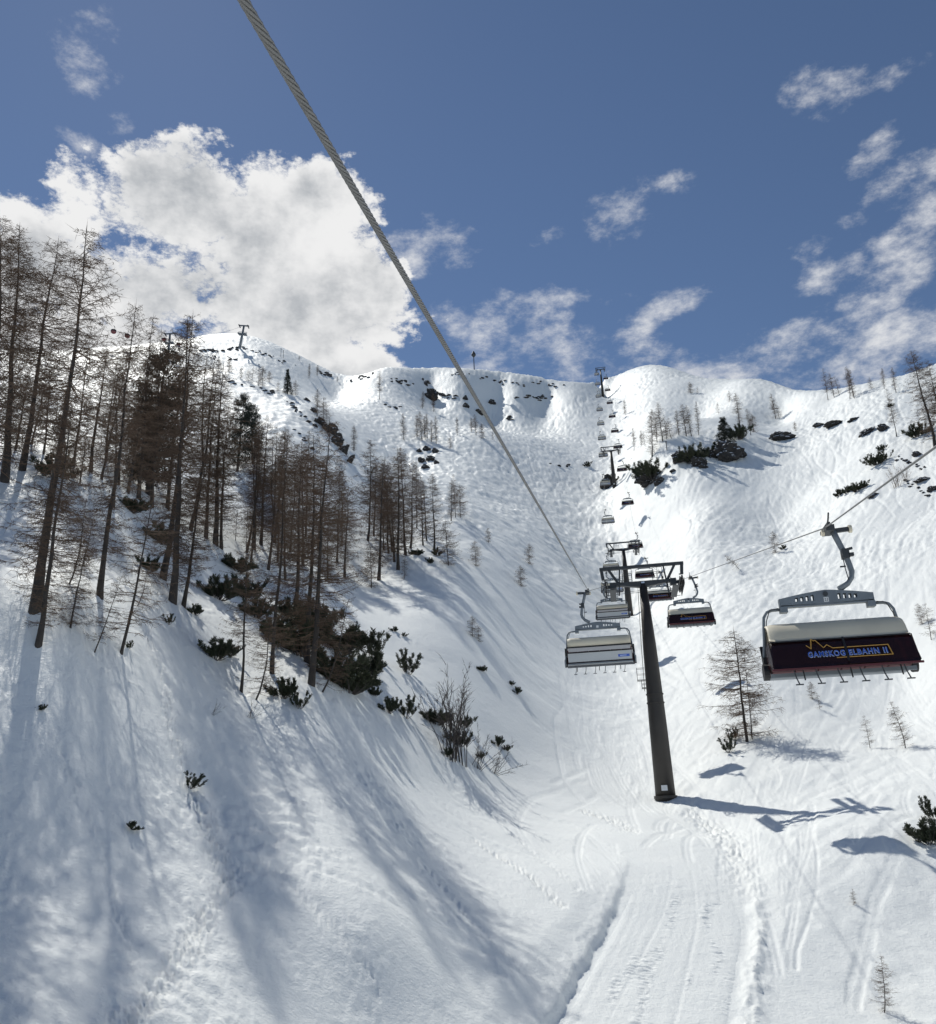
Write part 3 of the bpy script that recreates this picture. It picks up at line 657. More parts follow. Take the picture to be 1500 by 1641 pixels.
# ---- towers
LINE_PHI = math.atan(.168); LD = np.array([math.sin(LINE_PHI), math.cos(LINE_PHI), 0]); LP = np.array([LD[1], -LD[0], 0])
GAUGE = 3.05
TOWERS = [((1067, 1279), 66, 934), ((1010, 991), 172, 880), ((985, 781), 290, 722), ((967, 641), 580, 592)]   # foot, depth, picture height of the cross-arm
def make_tower(foot, h, label, detail=True):
    root = empty('lift_tower', foot, -LINE_PHI); tag(root, label, 'lift tower', 'towers of the chairlift')
    rb, rt = .34 + h * .024, .30
    p = MB(); p.tube([(0, 0, -1.5), (0, 0, h * .35), (0, 0, h * .68), (0, 0, h - .1)], [rb + .04, rb * .84 + .05, rb * .55 + .13, rt], 28)
    pole = p.build('pole', POLE, root, True)
    def rad(z): return np.interp(z, [-1.5, h * .35, h * .68, h], [rb + .04, rb * .84 + .05, rb * .55 + .13, rt])
    for z in (h * .42, h * .46):
        f = MB(); f.tube([(0, 0, z), (0, 0, z + .09)], float(rad(z)) + .055, 28); f.build('flange', POLE, pole)
    f = MB(); f.tube([(0, 0, .0), (0, 0, .2)], float(rad(0)) + .12, 28); f.build('foot_flange', POLE, pole)
    s = MB(); s.box((-.05, -float(rad(.75)) - .03, .75), (.46, .05, .40)); s.build('number_sign', WHITE, root)
    # cross-arm: deep in the middle, thin at the tips
    c = MB(); n = 12
    def d(x): return .52 - .30 * min(1, (abs(x) / 2.0)) ** 1.1
    for k in range(n):
        x0, x1 = -2.6 + 5.2 * k / n, -2.6 + 5.2 * (k + 1) / n; t0 = h + .12
        V = [(x, y, z) for x in (x0, x1) for y in (-.24, .24) for z in (t0 - d(x), t0)]
        c.add(V, [(0, 1, 3, 2), (4, 6, 7, 5), (0, 4, 5, 1), (2, 3, 7, 6), (0, 2, 6, 4), (1, 5, 7, 3)])
    ca = c.build('cross_arm', DARKSTEEL, root)
    s = MB(); s.box((0, -.25, h - .07), (.26, .02, .24)); s.build('number_plate', PALEBLUE, ca)
    g = MB(); zt = h + 1.42
    g.bar((-3.45, 0, zt), (3.45, 0, zt), .26, .24); gb = g.build('gantry_beam', DARKSTEEL, root)
    for sx in (-1, 1):
        l = MB(); l.bar((sx * 2.7, 0, zt - .1), (sx * 2.0, 0, h + .1), .22, .2); l.build('gantry_leg', DARKSTEEL, root)
        l = MB(); l.bar((sx * 1.78, -.02, zt), (sx * 2.02, -.02, h - .95), .10, .12); l.build('gantry_post', DARKSTEEL, root)
        l = MB(); l.bar((sx * 3.3, 0, zt - .1), (sx * 3.22, 0, zt - .9), .2, .26); l.box((sx * 3.16, 0, zt - .92), (.36, .2, .06)); l.build('lifting_hook', DARKSTEEL, root)
        # sheave train along the rope
        a = MB(); x = sx * GAUGE; z0 = h - .32
        a.bar((x - sx * .16, -2.1, z0), (x - sx * .16, 2.1, z0), .07, .26); a.bar((sx * 2.3, 0, h - .15), (x, 0, h - .15), .3, .24); a.box((sx * 2.45, 0, h - .1), (.5, .6, .5))
        sh = a.build('sheave_train', DARKSTEEL, root)
        for k in range(8):
            w = MB(); w.disc((x, -1.96 + .56 * k, z0 + (-.02)), (1, 0, 0), .24, .12, 18); w.build('sheave', BLACK, sh)
        a = MB(); a.bar((x + sx * .13, -2.2, z0 - .28), (x + sx * .13, 2.2, z0 - .28), .04, .5); a.build('rope_catcher', BLACK, sh)
        # work platform with railings
        r = MB(); xa, xb = sx * .85, sx * 1.62
        for y in (-.5, .9):
            r = MB()
            for xx in (xa, (xa + xb) / 2, xb): r.bar((xx, y, h + .1), (xx, y, h + 1.12), .035)
            for zz in (h + .6, h + 1.12): r.bar((xa, y, zz), (xb, y, zz), .03)
            r.build('railing', DARKSTEEL, root)
        r = MB()
        for y in (-1.8, 0, 1.8):
            r.bar((sx * 2.3, y, h - .86), (x, y, h - .86), .04)
            r.bar((sx * 2.15, y, h - .86), (sx * 2.15, y, h + .2), .035)
        r.box((sx * 2.5, 0, h - .9), (.5, 4.2, .04)); r.bar((sx * 2.15, -1.8, h + .2), (sx * 2.15, 1.8, h + .2), .03); r.build('catwalk', DARKSTEEL, root)
    r = MB(); r.bar((-2.3, -.3, h - .72), (2.3, -.3, h - .72), .03); r.bar((-2.3, -.3, h - .86), (2.3, -.3, h - .86), .03); r.build('tie_rod', DARKSTEEL, root)
    # ladder up the outer side, its cage starting half way
    l = MB(); zz = h * .5
    while zz < h - .5:
        xr = -float(rad(zz)) - .12; l.bar((xr, -.2, zz), (xr, .2, zz), .028); zz += .32
    for y in (-.2, .2): l.tube([(-float(rad(z)) - .12, y, z) for z in (h * .48, h * .7, h - .4)], .02, 5)
    l.build('ladder', POLE, root)
    l = MB(); z0 = h * .53; x0 = -float(rad(z0))
    for (za, zb, wd) in ((z0, z0 + .95, .62), (z0 - .62, z0, .32)):
        for y in (-.3, .3):
            l.bar((x0 - wd, y, za), (x0 - wd, y, zb), .03); l.bar((x0 - wd, y, zb), (x0, y, zb), .03); l.bar((x0 - wd, y, (za + zb) / 2), (x0, y, (za + zb) / 2), .025); l.bar((x0 - wd, y, za), (x0, y, za), .05)
        l.bar((x0 - wd, -.3, zb), (x0 - wd, .3, zb), .03); l.bar((x0 - wd, -.3, za), (x0 - wd, .3, za), .05)
    l.build('ladder_platform', POLE, root)
    return root
_tl = ['nearest brown lift tower, standing where the groomed cat track ends',
       'second lift tower up the line, half hidden behind the nearest one',
       'third lift tower, beside a dark boulder under the larch clump',
       'highest lift tower, standing out against the sky on the summit dome']
ROPE_L, ROPE_R = [], []
for (fu, fv), t, vtop in TOWERS:
    f = P(fu, fv, t); f[2] = gz(f[0], f[1]) - .05
    # height from the picture: cross-arm level
    h = (fv - vtop) / FPX * t / math.cos(PITCH) * (1.0 if t < 100 else 1.0)
    hd = ray(fu - (fv - vtop) * .1, vtop); k = f[1] / hd[1]; h = hd[2] * k - f[2]
    make_tower(tuple(f), h, _tl[len(ROPE_L)])
    ROPE_L.append(f - LP * GAUGE + np.array([0, 0, h - .03])); ROPE_R.append(f + LP * GAUGE + np.array([0, 0, h - .03]))
    print('TOWER', f, h, t)

# ---- ropes: sampled spans with a little sag
def span(a, b, sag, n):
    s = np.linspace(0, 1, n); p = a[None] * (1 - s[:, None]) + b[None] * s[:, None]; p[:, 2] -= 4 * sag * s * (1 - s); return p
nearL = P(390, 0, 2.56); gripL = P(943, 947, 41.5); gripR = P(1322, 846, 20.9)
backL = nearL + (nearL - gripL) * (9.0 / np.linalg.norm(nearL - gripL)); 
backR = gripR + (P(1500, 716, 10.2) - gripR) * 2.6
def full(a_list, top):
    out = [a_list[0][None]]
    for a, b in zip(a_list[:-1], a_list[1:]):
        L_ = np.linalg.norm(b - a); sag = 0.0 if L_ < 80 else L_ * .012
        out.append(span(a, b, sag, max(3, int(L_ / 4)))[1:])
    return np.vstack(out)
endL = ROPE_L[-1] + LD * 60 + np.array([0, 0, 12.]); endR = ROPE_R[-1] + LD * 60 + np.array([0, 0, 12.])
PATH_L = full([backL, nearL, gripL] + ROPE_L + [endL], 0); PATH_R = full([backR, gripR] + ROPE_R + [endR], 0)
def along(path, y):
    """rope point at ground distance y"""
    return np.array([np.interp(y, path[:, 1], path[:, k]) for k in range(3)])
def make_rope(path, name, label, near_len, r=.0172, strands=6, lay=.27):
    """six twisted strands where the lay can be seen, a plain round further off"""
    mb = MB(); d = np.concatenate([[0], np.cumsum(np.linalg.norm(np.diff(path, axis=0), axis=1))])
    def at(s): return np.array([np.interp(s, d, path[:, k]) for k in range(3)])
    ss = np.arange(0, near_len, .022); ax = np.stack([np.interp(ss, d, path[:, k]) for k in range(3)], 1)
    tg = np.gradient(ax, axis=0); tg /= np.linalg.norm(tg, axis=1)[:, None]
    sx = np.cross(tg, np.array([0, 0, 1.0])); sx /= np.linalg.norm(sx, axis=1)[:, None]; sy = np.cross(sx, tg); nv = 8
    for k in range(strands):
        th = ss / lay * 2 * math.pi + k * 2 * math.pi / strands; rad_ = sx * np.cos(th)[:, None] + sy * np.sin(th)[:, None]; cir = -sx * np.sin(th)[:, None] + sy * np.cos(th)[:, None]
        c = ax + rad_ * (r * .665); ph = np.arange(nv) / nv * 2 * math.pi
        V = c[:, None] + rad_[:, None] * (np.cos(ph) * r * .335)[None, :, None] + cir[:, None] * (np.sin(ph) * r * .36)[None, :, None]
        K = len(ss); mb.add(V.reshape(-1, 3), [(i * nv + j, i * nv + (j + 1) % nv, (i + 1) * nv + (j + 1) % nv, (i + 1) * nv + j) for i in range(K - 1) for j in range(nv)])
    rest = [at(ss[-1])] + [at(s) for s in np.concatenate([d[d > ss[-1] + .5]])]
    mb.tube(rest, r * .96, 8)
    o = mb.build(name, ROPE, None, True); tag(o, label, 'cable', 'haul rope of the chairlift'); return o
make_rope(PATH_L, 'haul_rope', 'thick twisted steel rope running overhead down to the nearest tower', 34)
make_rope(PATH_R, 'haul_rope', 'steel rope carrying the bubble chairs that come downhill', 3)

# ---- chairs
def ordw(k): return ['first', 'second', 'third', 'fourth', 'fifth', 'sixth', 'seventh', 'eighth', 'ninth', 'tenth', 'eleventh', 'twelfth', 'thirteenth', 'fourteenth', 'fifteenth', 'sixteenth', 'seventeenth', 'eighteenth', 'nineteenth', 'twentieth',
    'twenty-first', 'twenty-second', 'twenty-third', 'twenty-fourth', 'twenty-fifth', 'twenty-sixth', 'twenty-seventh', 'twenty-eighth', 'twenty-ninth', 'thirtieth'][k]
chair0 = make_chair(); chair_tree = tree_of(chair0)
first = True
def put_chair(pos, rz, label, group):
    global first
    o = chair0 if first else copy_tree(chair0, chair_tree); first = False
    o.location = tuple(pos); o.rotation_euler = (0, 0, rz); o.scale = (1, 1, 1.12); tag(o, label, 'chair', group); return o
RDIST = [18.6 * 1.0, 60, 101, 142, 181, 219, 256, 293, 330, 370, 412, 456, 500]
LDIST = [40, 82, 123, 164, 205, 243, 281, 318, 355, 396, 440, 484, 524]
for k, y in enumerate(RDIST):
    pos = gripR if k == 0 else along(PATH_R, y)
    lab = 'big near bubble chair with dark visor and blue GAMSKOGELBAHN II lettering' if k == 0 else 'downhill bubble chair with dark visor, %s above the big near one' % ordw(k - 1)
    put_chair(pos, -LINE_PHI, lab, 'chairs coming down the line')
for k, y in enumerate(LDIST):
    pos = gripL if k == 0 else along(PATH_L, y)
    lab = 'uphill chair seen from behind with cream canopy, nearest beside the tower' if k == 0 else 'uphill chair seen from behind, %s above the one nearest the tower' % ordw(k - 1)
    put_chair(pos, math.pi - LINE_PHI, lab, 'chairs going up the line')

# ------------------------------------------------------------------ vegetation
BARK = material('larch bark', (.040, .034, .030), .9, 0, noise=(1.4, .8, (.075, .064, .056)), bump=(5, .6, .05))
TWIG = material('bare larch twigs', (.150, .097, .064), .9, 0, noise=(.7, .9, (.105, .074, .054)))
GREYBARK = material('grey shrub bark', (.055, .046, .044), .9, 0, noise=(3, .7, (.10, .088, .08)))
NEEDLE = material('mountain pine needles', (.026, .036, .018), .7, 0, noise=(.9, .9, (.058, .066, .033)))
NEEDLE2 = material('stone pine needles', (.016, .023, .016), .8, 0, noise=(.8, .8, (.028, .034, .022)))
OCHRE = material('dry pale shrub', (.17, .11, .065), .9, 0, noise=(2, .7, (.12, .08, .05)))

class Fast:
    """big meshes from numpy blocks"""
    def __init__(s): s.V = []; s.T = []; s.n = 0
    def add(s, V, T): s.V.append(V); s.T.append(T + s.n); s.n += len(V)
    def spikes(s, A, B, r, sides=3):
        """thin tapering twigs from A to B with foot radius r"""
        A = np.asarray(A, float); B = np.asarray(B, float); n = len(A); r = np.broadcast_to(r, (n,))
        d = B - A; d = d / (np.linalg.norm(d, axis=1)[:, None] + 1e-9)
        x = np.cross(d, np.where(np.abs(d[:, 2:3]) < .9, np.array([[0, 0, 1.0]]), np.array([[1.0, 0, 0]]))); x /= np.linalg.norm(x, axis=1)[:, None] + 1e-9; y = np.cross(d, x)
        P_ = [A + (x * math.cos(a) + y * math.sin(a)) * r[:, None] for a in (2 * math.pi * k / sides for k in range(sides))] + [B]
        V = np.stack(P_, 1).reshape(-1, 3); o = np.arange(n)[:, None] * (sides + 1)
        T = np.concatenate([np.concatenate([o + k, o + (k + 1) % sides, o + sides], 1) for k in range(sides)])
        s.add(V, T)
    def tubes(s, path, rad, sides=4):
        """path (n, k, 3), rad (n, k)"""
        n, k, _ = path.shape; t = np.gradient(path, axis=1); t /= np.linalg.norm(t, axis=2)[..., None] + 1e-9
        ref = np.where(np.abs(t[..., 2:3]) < .9, np.array([0, 0, 1.0]), np.array([1.0, 0, 0])); x = np.cross(t, ref); x /= np.linalg.norm(x, axis=2)[..., None] + 1e-9; y = np.cross(t, x)
        rings = np.stack([path + (x * math.cos(a) + y * math.sin(a)) * rad[..., None] for a in (2 * math.pi * q / sides for q in range(sides))], 2)
        V = rings.reshape(-1, 3); T = []
        b = (np.arange(n)[:, None] * k + np.arange(k - 1)[None]).reshape(-1, 1) * sides
        for q in range(sides):
            q2 = (q + 1) % sides
            T.append(np.concatenate([b + q, b + q2, b + sides + q2], 1)); T.append(np.concatenate([b + q, b + sides + q2, b + sides + q], 1))
        s.add(V, np.concatenate(T))
    def blades(s, A, B, w, rng):
        """flat lance-shaped leaves: two triangles with a fold"""
        n = len(A); d = B - A; d = d / (np.linalg.norm(d, axis=1)[:, None] + 1e-9); q = rng.normal(size=(n, 3)); x = np.cross(d, q); x /= np.linalg.norm(x, axis=1)[:, None] + 1e-9
        m = A * .45 + B * .55; up = np.cross(x, d)
        w = np.broadcast_to(w, (n,))[:, None]
        V = np.stack([A, m + x * w + up * w * .4, B, m - x * w + up * w * .4], 1).reshape(-1, 3); o = np.arange(n)[:, None] * 4
        s.add(V, np.concatenate([np.concatenate([o, o + 1, o + 2], 1), np.concatenate([o, o + 2, o + 3], 1)]))
    def mesh(s, name, mat, smooth=False):
        V = np.concatenate(s.V); T = np.concatenate(s.T).astype(np.int32); me = bpy.data.meshes.new(name)
        me.vertices.add(len(V)); me.vertices.foreach_set('co', V.ravel()); me.loops.add(T.size); me.loops.foreach_set('vertex_index', T.ravel())
        me.polygons.add(len(T)); me.polygons.foreach_set('loop_start', np.arange(0, T.size, 3, dtype=np.int32)); me.polygons.foreach_set('loop_total', np.full(len(T), 3, np.int32))
        if smooth: me.polygons.foreach_set('use_smooth', np.ones(len(T), bool))
        me.update(calc_edges=True); me.materials.append(mat); return me

def larch(seed, h=18.0, nb=120, spread=.15, start=.16, twigs=1.0, low_dead=True, bend=0.0, fork=False, thin=1.0):
    """bare larch: (trunk mesh, crown mesh), foot at the origin"""
    rng = np.random.default_rng(seed)
    z = np.linspace(-.9, h, 14); f = np.clip(z / h, 0, 1)
    wob = np.cumsum(rng.normal(0, .05 * h / 18, (14, 2)), 0); wob -= wob[1]; base_curve = bend * (1 - np.exp(-f * 5))
    tx = wob[:, 0] + base_curve; ty = wob[:, 1]
    path = np.stack([tx, ty, z], 1); r0 = h * .0112 * thin; rad = r0 * (1 - f) ** 1.15 * .95 + .012; rad[0] *= 1.3; rad[1] *= 1.22
    T = Fast(); T.tubes(path[None], rad[None], 9)
    if fork:
        k = np.array([[tx[5], ty[5], z[5]], [tx[5] + .5, ty[5] + .1, z[7]], [tx[5] + .75, ty[5], z[10]], [tx[5] + .8, ty[5] + .1, z[12] + .3]]); T.tubes(k[None], np.array([[r0 * .6, r0 * .5, r0 * .3, .015]]), 7)
    trunk = T.mesh('trunk', BARK, True)
    C = Fast()
    u = np.sort(rng.random(nb)) ** .92; zf = start + (0.985 - start) * u
    zz = zf * h; ox = np.interp(zz, z, tx); oy = np.interp(zz, z, ty)
    az = rng.uniform(0, 2 * math.pi, nb)
    prof = (1 + .28 * np.sin(zf * (14 + seed % 5 * 3) + seed) * np.cos(az + seed)) * np.minimum(1.0, (1.02 - zf) * 2.6) ** .8 * (0.68 + .32 * np.minimum(1, (zf - start) / .2 + .2))
    L_ = h * spread * prof * rng.uniform(.45, 1.15, nb) + .15
    if low_dead: L_ *= np.where((zf < .30) & (rng.random(nb) < .35), .55, 1)
    K = 6; s = np.linspace(0, 1, K)
    droop = (rng.uniform(-.05, .5, nb) + .12 * np.sin(zf * 40 + seed)) * (1 - zf * .9) - .18 * zf
    rise = rng.uniform(.05, .30, nb)
    dx, dy = np.cos(az), np.sin(az); sw = rng.normal(0, .10, nb)
    hx = s[None] * L_[:, None]; side = sw[:, None] * L_[:, None] * s[None] ** 2
    bz = -droop[:, None] * hx * (1 - .55 * s[None]) + rise[:, None] * L_[:, None] * s[None] ** 3
    jit = rng.normal(0, .02, (nb, K)) * L_[:, None] * s[None]
    bp = np.stack([ox[:, None] + dx[:, None] * hx - dy[:, None] * side, oy[:, None] + dy[:, None] * hx + dx[:, None] * side, zz[:, None] + bz + jit], 2)
    br = (np.clip(.008 + L_ * .0068, .008, .034)[:, None] * (1 - .85 * s[None]))
    C.tubes(bp, br, 3)
    # side twigs, two ranks, hanging a little; then finer ones on those
    spacing = .125 / twigs
    A, B = [], []
    for i in range(nb):
        m = int(L_[i] / spacing) + 1; q = rng.uniform(.12, 1, m)
        P0 = np.stack([np.interp(q, s, bp[i, :, k]) for k in range(3)], 1)
        sg = rng.choice([-1, 1], m); ang = az[i] + sg * rng.uniform(.5, 1.25, m); ln = rng.uniform(.22, .85, m) * (.45 + .55 * (1 - q)) * min(1, .35 + L_[i] / 2.5)
        d = np.stack([np.cos(ang), np.sin(ang), rng.uniform(-.65, .25, m)], 1)
        A.append(P0); B.append(P0 + d * ln[:, None])
    A = np.concatenate(A); B = np.concatenate(B); C.spikes(A, B, .0125 * (h / 18) ** .3)
    k = 2; q = rng.uniform(.25, 1, (len(A), k, 1)); P0 = (A[:, None] * (1 - q) + B[:, None] * q).reshape(-1, 3)
    d = np.repeat(B - A, k, 0) * .5 + rng.normal(0, .16, (len(P0), 3)); d[:, 2] -= .05
    C.spikes(P0, P0 + d * rng.uniform(.35, .9, (len(P0), 1)), .0098 * (h / 18) ** .3)
    # leader
    C.spikes(np.array([[tx[-1], ty[-1], h - .3]]), np.array([[tx[-1], ty[-1], h + .45]]), .016)
    return trunk, C.mesh('crown', TWIG)

def dwarf_pine(seed, stems=26, size=1.0, flat=.8, mat=None):
    """mountain pine: curved stems that end in dense needle brushes"""
    rng = np.random.default_rng(seed); S = Fast(); N_ = Fast()
    az = rng.uniform(0, 6.28, stems); ln = rng.uniform(.55, 1.35, stems) * size; lean = rng.uniform(.15, 1.1, stems) ** .8
    s = np.linspace(0, 1, 6)
    hx = lean[:, None] * ln[:, None] * (s[None] ** .85); hz = ln[:, None] * (s[None] ** 1.35) * (1.15 - .45 * lean[:, None]) * flat
    p = np.stack([np.cos(az)[:, None] * hx, np.sin(az)[:, None] * hx, hz - .08], 2)
    S.tubes(p, (.022 * size * (1 - .7 * s))[None] * np.ones((stems, 1)), 4)
    for i in range(stems):
        shoots = 7
        for j in range(shoots):
            q = rng.uniform(.45, 1.0) if j else 1.0
            o = np.array([np.interp(q, s, p[i, :, k]) for k in range(3)]); t = p[i, -1] - p[i, -2]; t = t / np.linalg.norm(t)
            d = t * .6 + rng.normal(0, .35, 3) + np.array([0, 0, .55]); d /= np.linalg.norm(d); L_ = rng.uniform(.16, .34) * size
            S.spikes(o[None], (o + d * L_)[None], .012 * size)
            m = 56; w = rng.uniform(.0, 1.0, m)[:, None]; c = o + d * L_ * w
            nd = rng.normal(0, 1, (m, 3)); nd -= (nd @ d)[:, None] * d; nd /= np.linalg.norm(nd, axis=1)[:, None] + 1e-9
            e = c + (nd * .75 + d * .75) * (.135 * size * rng.uniform(.8, 1.3, (m, 1)))
            N_.blades(c, e, .0135 * size, rng)
    return S.mesh('stems', GREYBARK), N_.mesh('foliage', mat or NEEDLE)

def stone_pine(seed, h=11.0, conical=False):
    rng = np.random.default_rng(seed); T = Fast(); N_ = Fast()
    z = np.linspace(-.8, h * .97, 10); f = np.clip(z / h, 0, 1); wob = np.cumsum(rng.normal(0, .04, (10, 2)), 0); wob -= wob[0]
    T.tubes(np.stack([wob[:, 0], wob[:, 1], z], 1)[None], (h * .019 * (1 - f) ** .8 + .02)[None], 8)
    nb = 150; zf = rng.uniform(.10, .99, nb); zz = zf * h; az = rng.uniform(0, 6.28, nb)
    prof = np.sqrt(np.clip(1 - ((zf - .36) / .66) ** 2, 0, 1)) if not conical else (1.03 - zf) ** .8
    L_ = h * (.21 if not conical else .23) * prof * rng.uniform(.55, 1.1, nb) + .2
    ox = np.interp(zz, z, wob[:, 0]); oy = np.interp(zz, z, wob[:, 1]); s = np.linspace(0, 1, 5)
    up = (.25 if not conical else -.25)
    p = np.stack([ox[:, None] + np.cos(az)[:, None] * L_[:, None] * s, oy[:, None] + np.sin(az)[:, None] * L_[:, None] * s, zz[:, None] + L_[:, None] * (up * s ** 2 - (.15 * s))], 2)
    T.tubes(p, (.012 + L_ * .012)[:, None] * (1 - .8 * s)[None], 3)
    for i in range(nb):
        m = int(26 + L_[i] * 34); q = rng.beta(2.2, 1.1, m); c = np.stack([np.interp(q, s, p[i, :, k]) for k in range(3)], 1) + rng.normal(0, .17, (m, 3)) * (.6 + .25 * L_[i])
        d = rng.normal(0, .5, (m, 3)) + np.array([math.cos(az[i]) * .5, math.sin(az[i]) * .5, .55 if not conical else .1]); d /= np.linalg.norm(d, axis=1)[:, None]
        N_.blades(c, c + d * rng.uniform(.16, .34, (m, 1)), .042, rng)
    return T.mesh('trunk', BARK), N_.mesh('crown', NEEDLE2)

def bare_shrub(seed, h=4.0, stems=20, mat=None):
    rng = np.random.default_rng(seed); C = Fast(); s = np.linspace(0, 1, 7)
    az = rng.uniform(0, 6.28, stems); ln = h * rng.uniform(.5, 1.0, stems); lean = rng.uniform(.03, .42, stems)
    fx = rng.normal(0, .16, stems); fy = rng.normal(0, .16, stems)
    p = np.stack([fx[:, None] + np.cos(az)[:, None] * lean[:, None] * ln[:, None] * s ** 1.4, fy[:, None] + np.sin(az)[:, None] * lean[:, None] * ln[:, None] * s ** 1.4, ln[:, None] * s - .3], 2)
    p += rng.normal(0, .03, p.shape) * s[None, :, None]
    C.tubes(p, (.020 * h / 4 * (1.05 - .85 * s))[None] * rng.uniform(.7, 1.3, (stems, 1)), 5)
    A, B = [], []
    for i in range(stems):
        m = 16; q = rng.uniform(.3, 1, m); o = np.stack([np.interp(q, s, p[i, :, k]) for k in range(3)], 1)
        d = np.stack([np.cos(az[i]) * .3 + rng.normal(0, .35, m), np.sin(az[i]) * .3 + rng.normal(0, .35, m), rng.uniform(.5, 1.1, m)], 1); A.append(o); B.append(o + d * (rng.uniform(.12, .34, (m, 1)) * h * .5))
    A = np.concatenate(A); B = np.concatenate(B); C.spikes(A, B, .010 * h / 4 + .002)
    k = 2; q = rng.uniform(.3, .9, (len(A), k, 1)); P0 = (A[:, None] * (1 - q) + B[:, None] * q).reshape(-1, 3); d = np.repeat(B - A, k, 0) * .5 + rng.normal(0, .10, (len(P0), 3)) * h / 4
    C.spikes(P0, P0 + d * .7, .006 * h / 4 + .002)
    return C.mesh('stems', mat or GREYBARK)

random.seed(3)
LARCHES = [larch(11, 18, 270, .155, .10, 1.0), larch(12, 18, 320, .125, .08, 1.0), larch(13, 18, 240, .175, .11, 1.1), larch(14, 18, 300, .105, .14, 1.0, thin=.75), larch(15, 18, 280, .145, .07, 1.05, bend=.6, thin=.95), larch(16, 18, 200, .125, .24, .9, thin=.7), larch(17, 18, 230, .12, .16, .95, bend=-.4, fork=True, thin=.8), larch(18, 18, 290, .095, .10, 1.0, thin=.65)]
YOUNG = [larch(21, 6.0, 150, .26, .05, 1.0, low_dead=False, thin=.9), larch(22, 6.0, 120, .22, .06, .8, low_dead=False, bend=.5, thin=.85), larch(23, 6.0, 85, .20, .10, .7, low_dead=False, thin=.7)]
PINES = [stone_pine(31, 11), stone_pine(32, 11), stone_pine(33, 11, True)]
DWARF = [dwarf_pine(41, 26), dwarf_pine(42, 20), dwarf_pine(43, 32, 1.0, .65), dwarf_pine(44, 12, 1.0, 1.2)]
SHRUB = [bare_shrub(51, 4.0, 24), bare_shrub(52, 4.0, 9), bare_shrub(53, 4.0, 14, OCHRE)]
def up_normal(): pass
def plant(name, meshes, parts, loc, scale, rz, tilt, label, cat, group):
    o = empty(name, tuple(loc), rz); o.rotation_euler = (tilt[0], tilt[1], rz); o.scale = scale if hasattr(scale, '__len__') else (scale,) * 3
    for m, p in zip(meshes, parts): link_mesh(p, m, o)
    tag(o, label, cat, group); return o
RV = random.Random(99)
def put_tree(u, v, vtop, label, group, kind='larch', variant=None, tmin=14.0, lean=None, utop=None, wide=1.0):
    """a tree whose foot is seen at (u, v) and whose tip reaches the height of vtop"""
    p, t = hit(u, v, tmin); d = ray(u if utop is None else utop, vtop); k = p[1] / d[1] if abs(d[1]) > .1 else t; h = max(.6, d[2] * k - p[2])
    if kind == 'larch':
        bank, h0 = (LARCHES, 18.0) if h > 8.5 else ((YOUNG, 6.0) if h < 5.5 or RV.random() < .5 else (LARCHES, 18.0)); nm, cat = 'larch_tree', 'larch'
    elif kind == 'young': bank, h0, nm, cat = YOUNG, 6.0, 'young_larch', 'larch'
    else: bank, h0, nm, cat = PINES, 11.0, 'stone_pine', 'pine'; wide *= .78
    i = RV.randrange(len(bank)) if variant is None else variant % len(bank)
    s = h / h0; wx = s * wide * RV.uniform(.9, 1.12)
    if bank is LARCHES: wx = max(wx, .5 * s + .25)
    tl = lean or (RV.gauss(0, .03), RV.gauss(0, .03))
    if utop is not None:                                   # lean so that the tip stands where the photograph has it
        tip = d * k; tl = (0.0, 0.0); off = tip - p; rz = 0.0
        o = plant(nm, bank[i], ('trunk', 'crown'), p - np.array([0, 0, .12]), (wx, wx, s), 0, (0, 0), label, cat, group)
        o.rotation_euler = (0, math.atan2(off[0], h), 0); return o
    return plant(nm, bank[i], ('trunk', 'crown'), p - np.array([0, 0, .12]), (wx, wx, s), RV.uniform(0, 6.28), tl, label, cat, group)

def clump(trees, phrase, group, **kw):
    """trees: (u, v, vtop[, kind[, variant]]) ; labels count them from the left as they stand in the photograph"""
    tr = sorted(trees, key=lambda a: a[0])
    for k, a in enumerate(tr):
        kind = a[3] if len(a) > 3 else 'larch'; noun = {'larch': 'bare brown larch', 'young': 'small bare larch', 'pine': 'dark green pine'}[kind]
        put_tree(a[0], a[1], a[2], '%s, %s from the left %s' % (noun, ordw(k), phrase), group, kind, a[4] if len(a) > 4 else None, **kw)

# ---- near left stand, tree by tree
G1 = 'larches on the near left slope'
put_tree(57, 978, 365, 'tallest dark larch on the left with a thick leaning trunk', G1, variant=0, utop=143)
put_tree(62, 1034, 640, 'larch with a crooked foot just below the tallest one on the left', G1, variant=1, utop=118)
put_tree(36, 754, 378, 'larch with a trunk swollen at the foot, upper left', G1, variant=2, utop=84)
put_tree(8, 772, 358, 'dense larch close to the left edge, reaching into the cloud', G1, variant=1, utop=34)
put_tree(-16, 800, 345, 'larch cut by the left edge of the picture', G1, variant=0, utop=3)
put_tree(159, 957, 482, 'slender straight larch between the two near groups, casting a long shadow', G1, variant=3, utop=213)
put_tree(260, 927, 498, 'rear trunk of the stout pair of larches at the slope edge', G1, variant=4, utop=293)
put_tree(277, 965, 508, 'front trunk of the stout pair of larches at the slope edge', G1, variant=1, utop=303)
put_tree(294, 972, 720, 'short thick larch leaning right beside the stout pair', G1, variant=2, utop=325)
put_tree(152, 1042, 915, 'thin bare sapling leaning far right over open snow', G1, 'young', 2, utop=198)
put_tree(195, 1044, 800, 'tall whip-thin sapling beside the leaning one', G1, 'young', 2, utop=246)
put_tree(219, 970, 905, 'little sapling standing above the whip-thin one', G1, 'young', 1, utop=231)
put_tree(113, 1004, 862, 'young larch right of the crooked-foot larch', G1, 'young', 0, utop=140)
put_tree(110, 935, 800, 'young larch higher up behind the crooked-foot larch', G1, 'young', 1, utop=126)
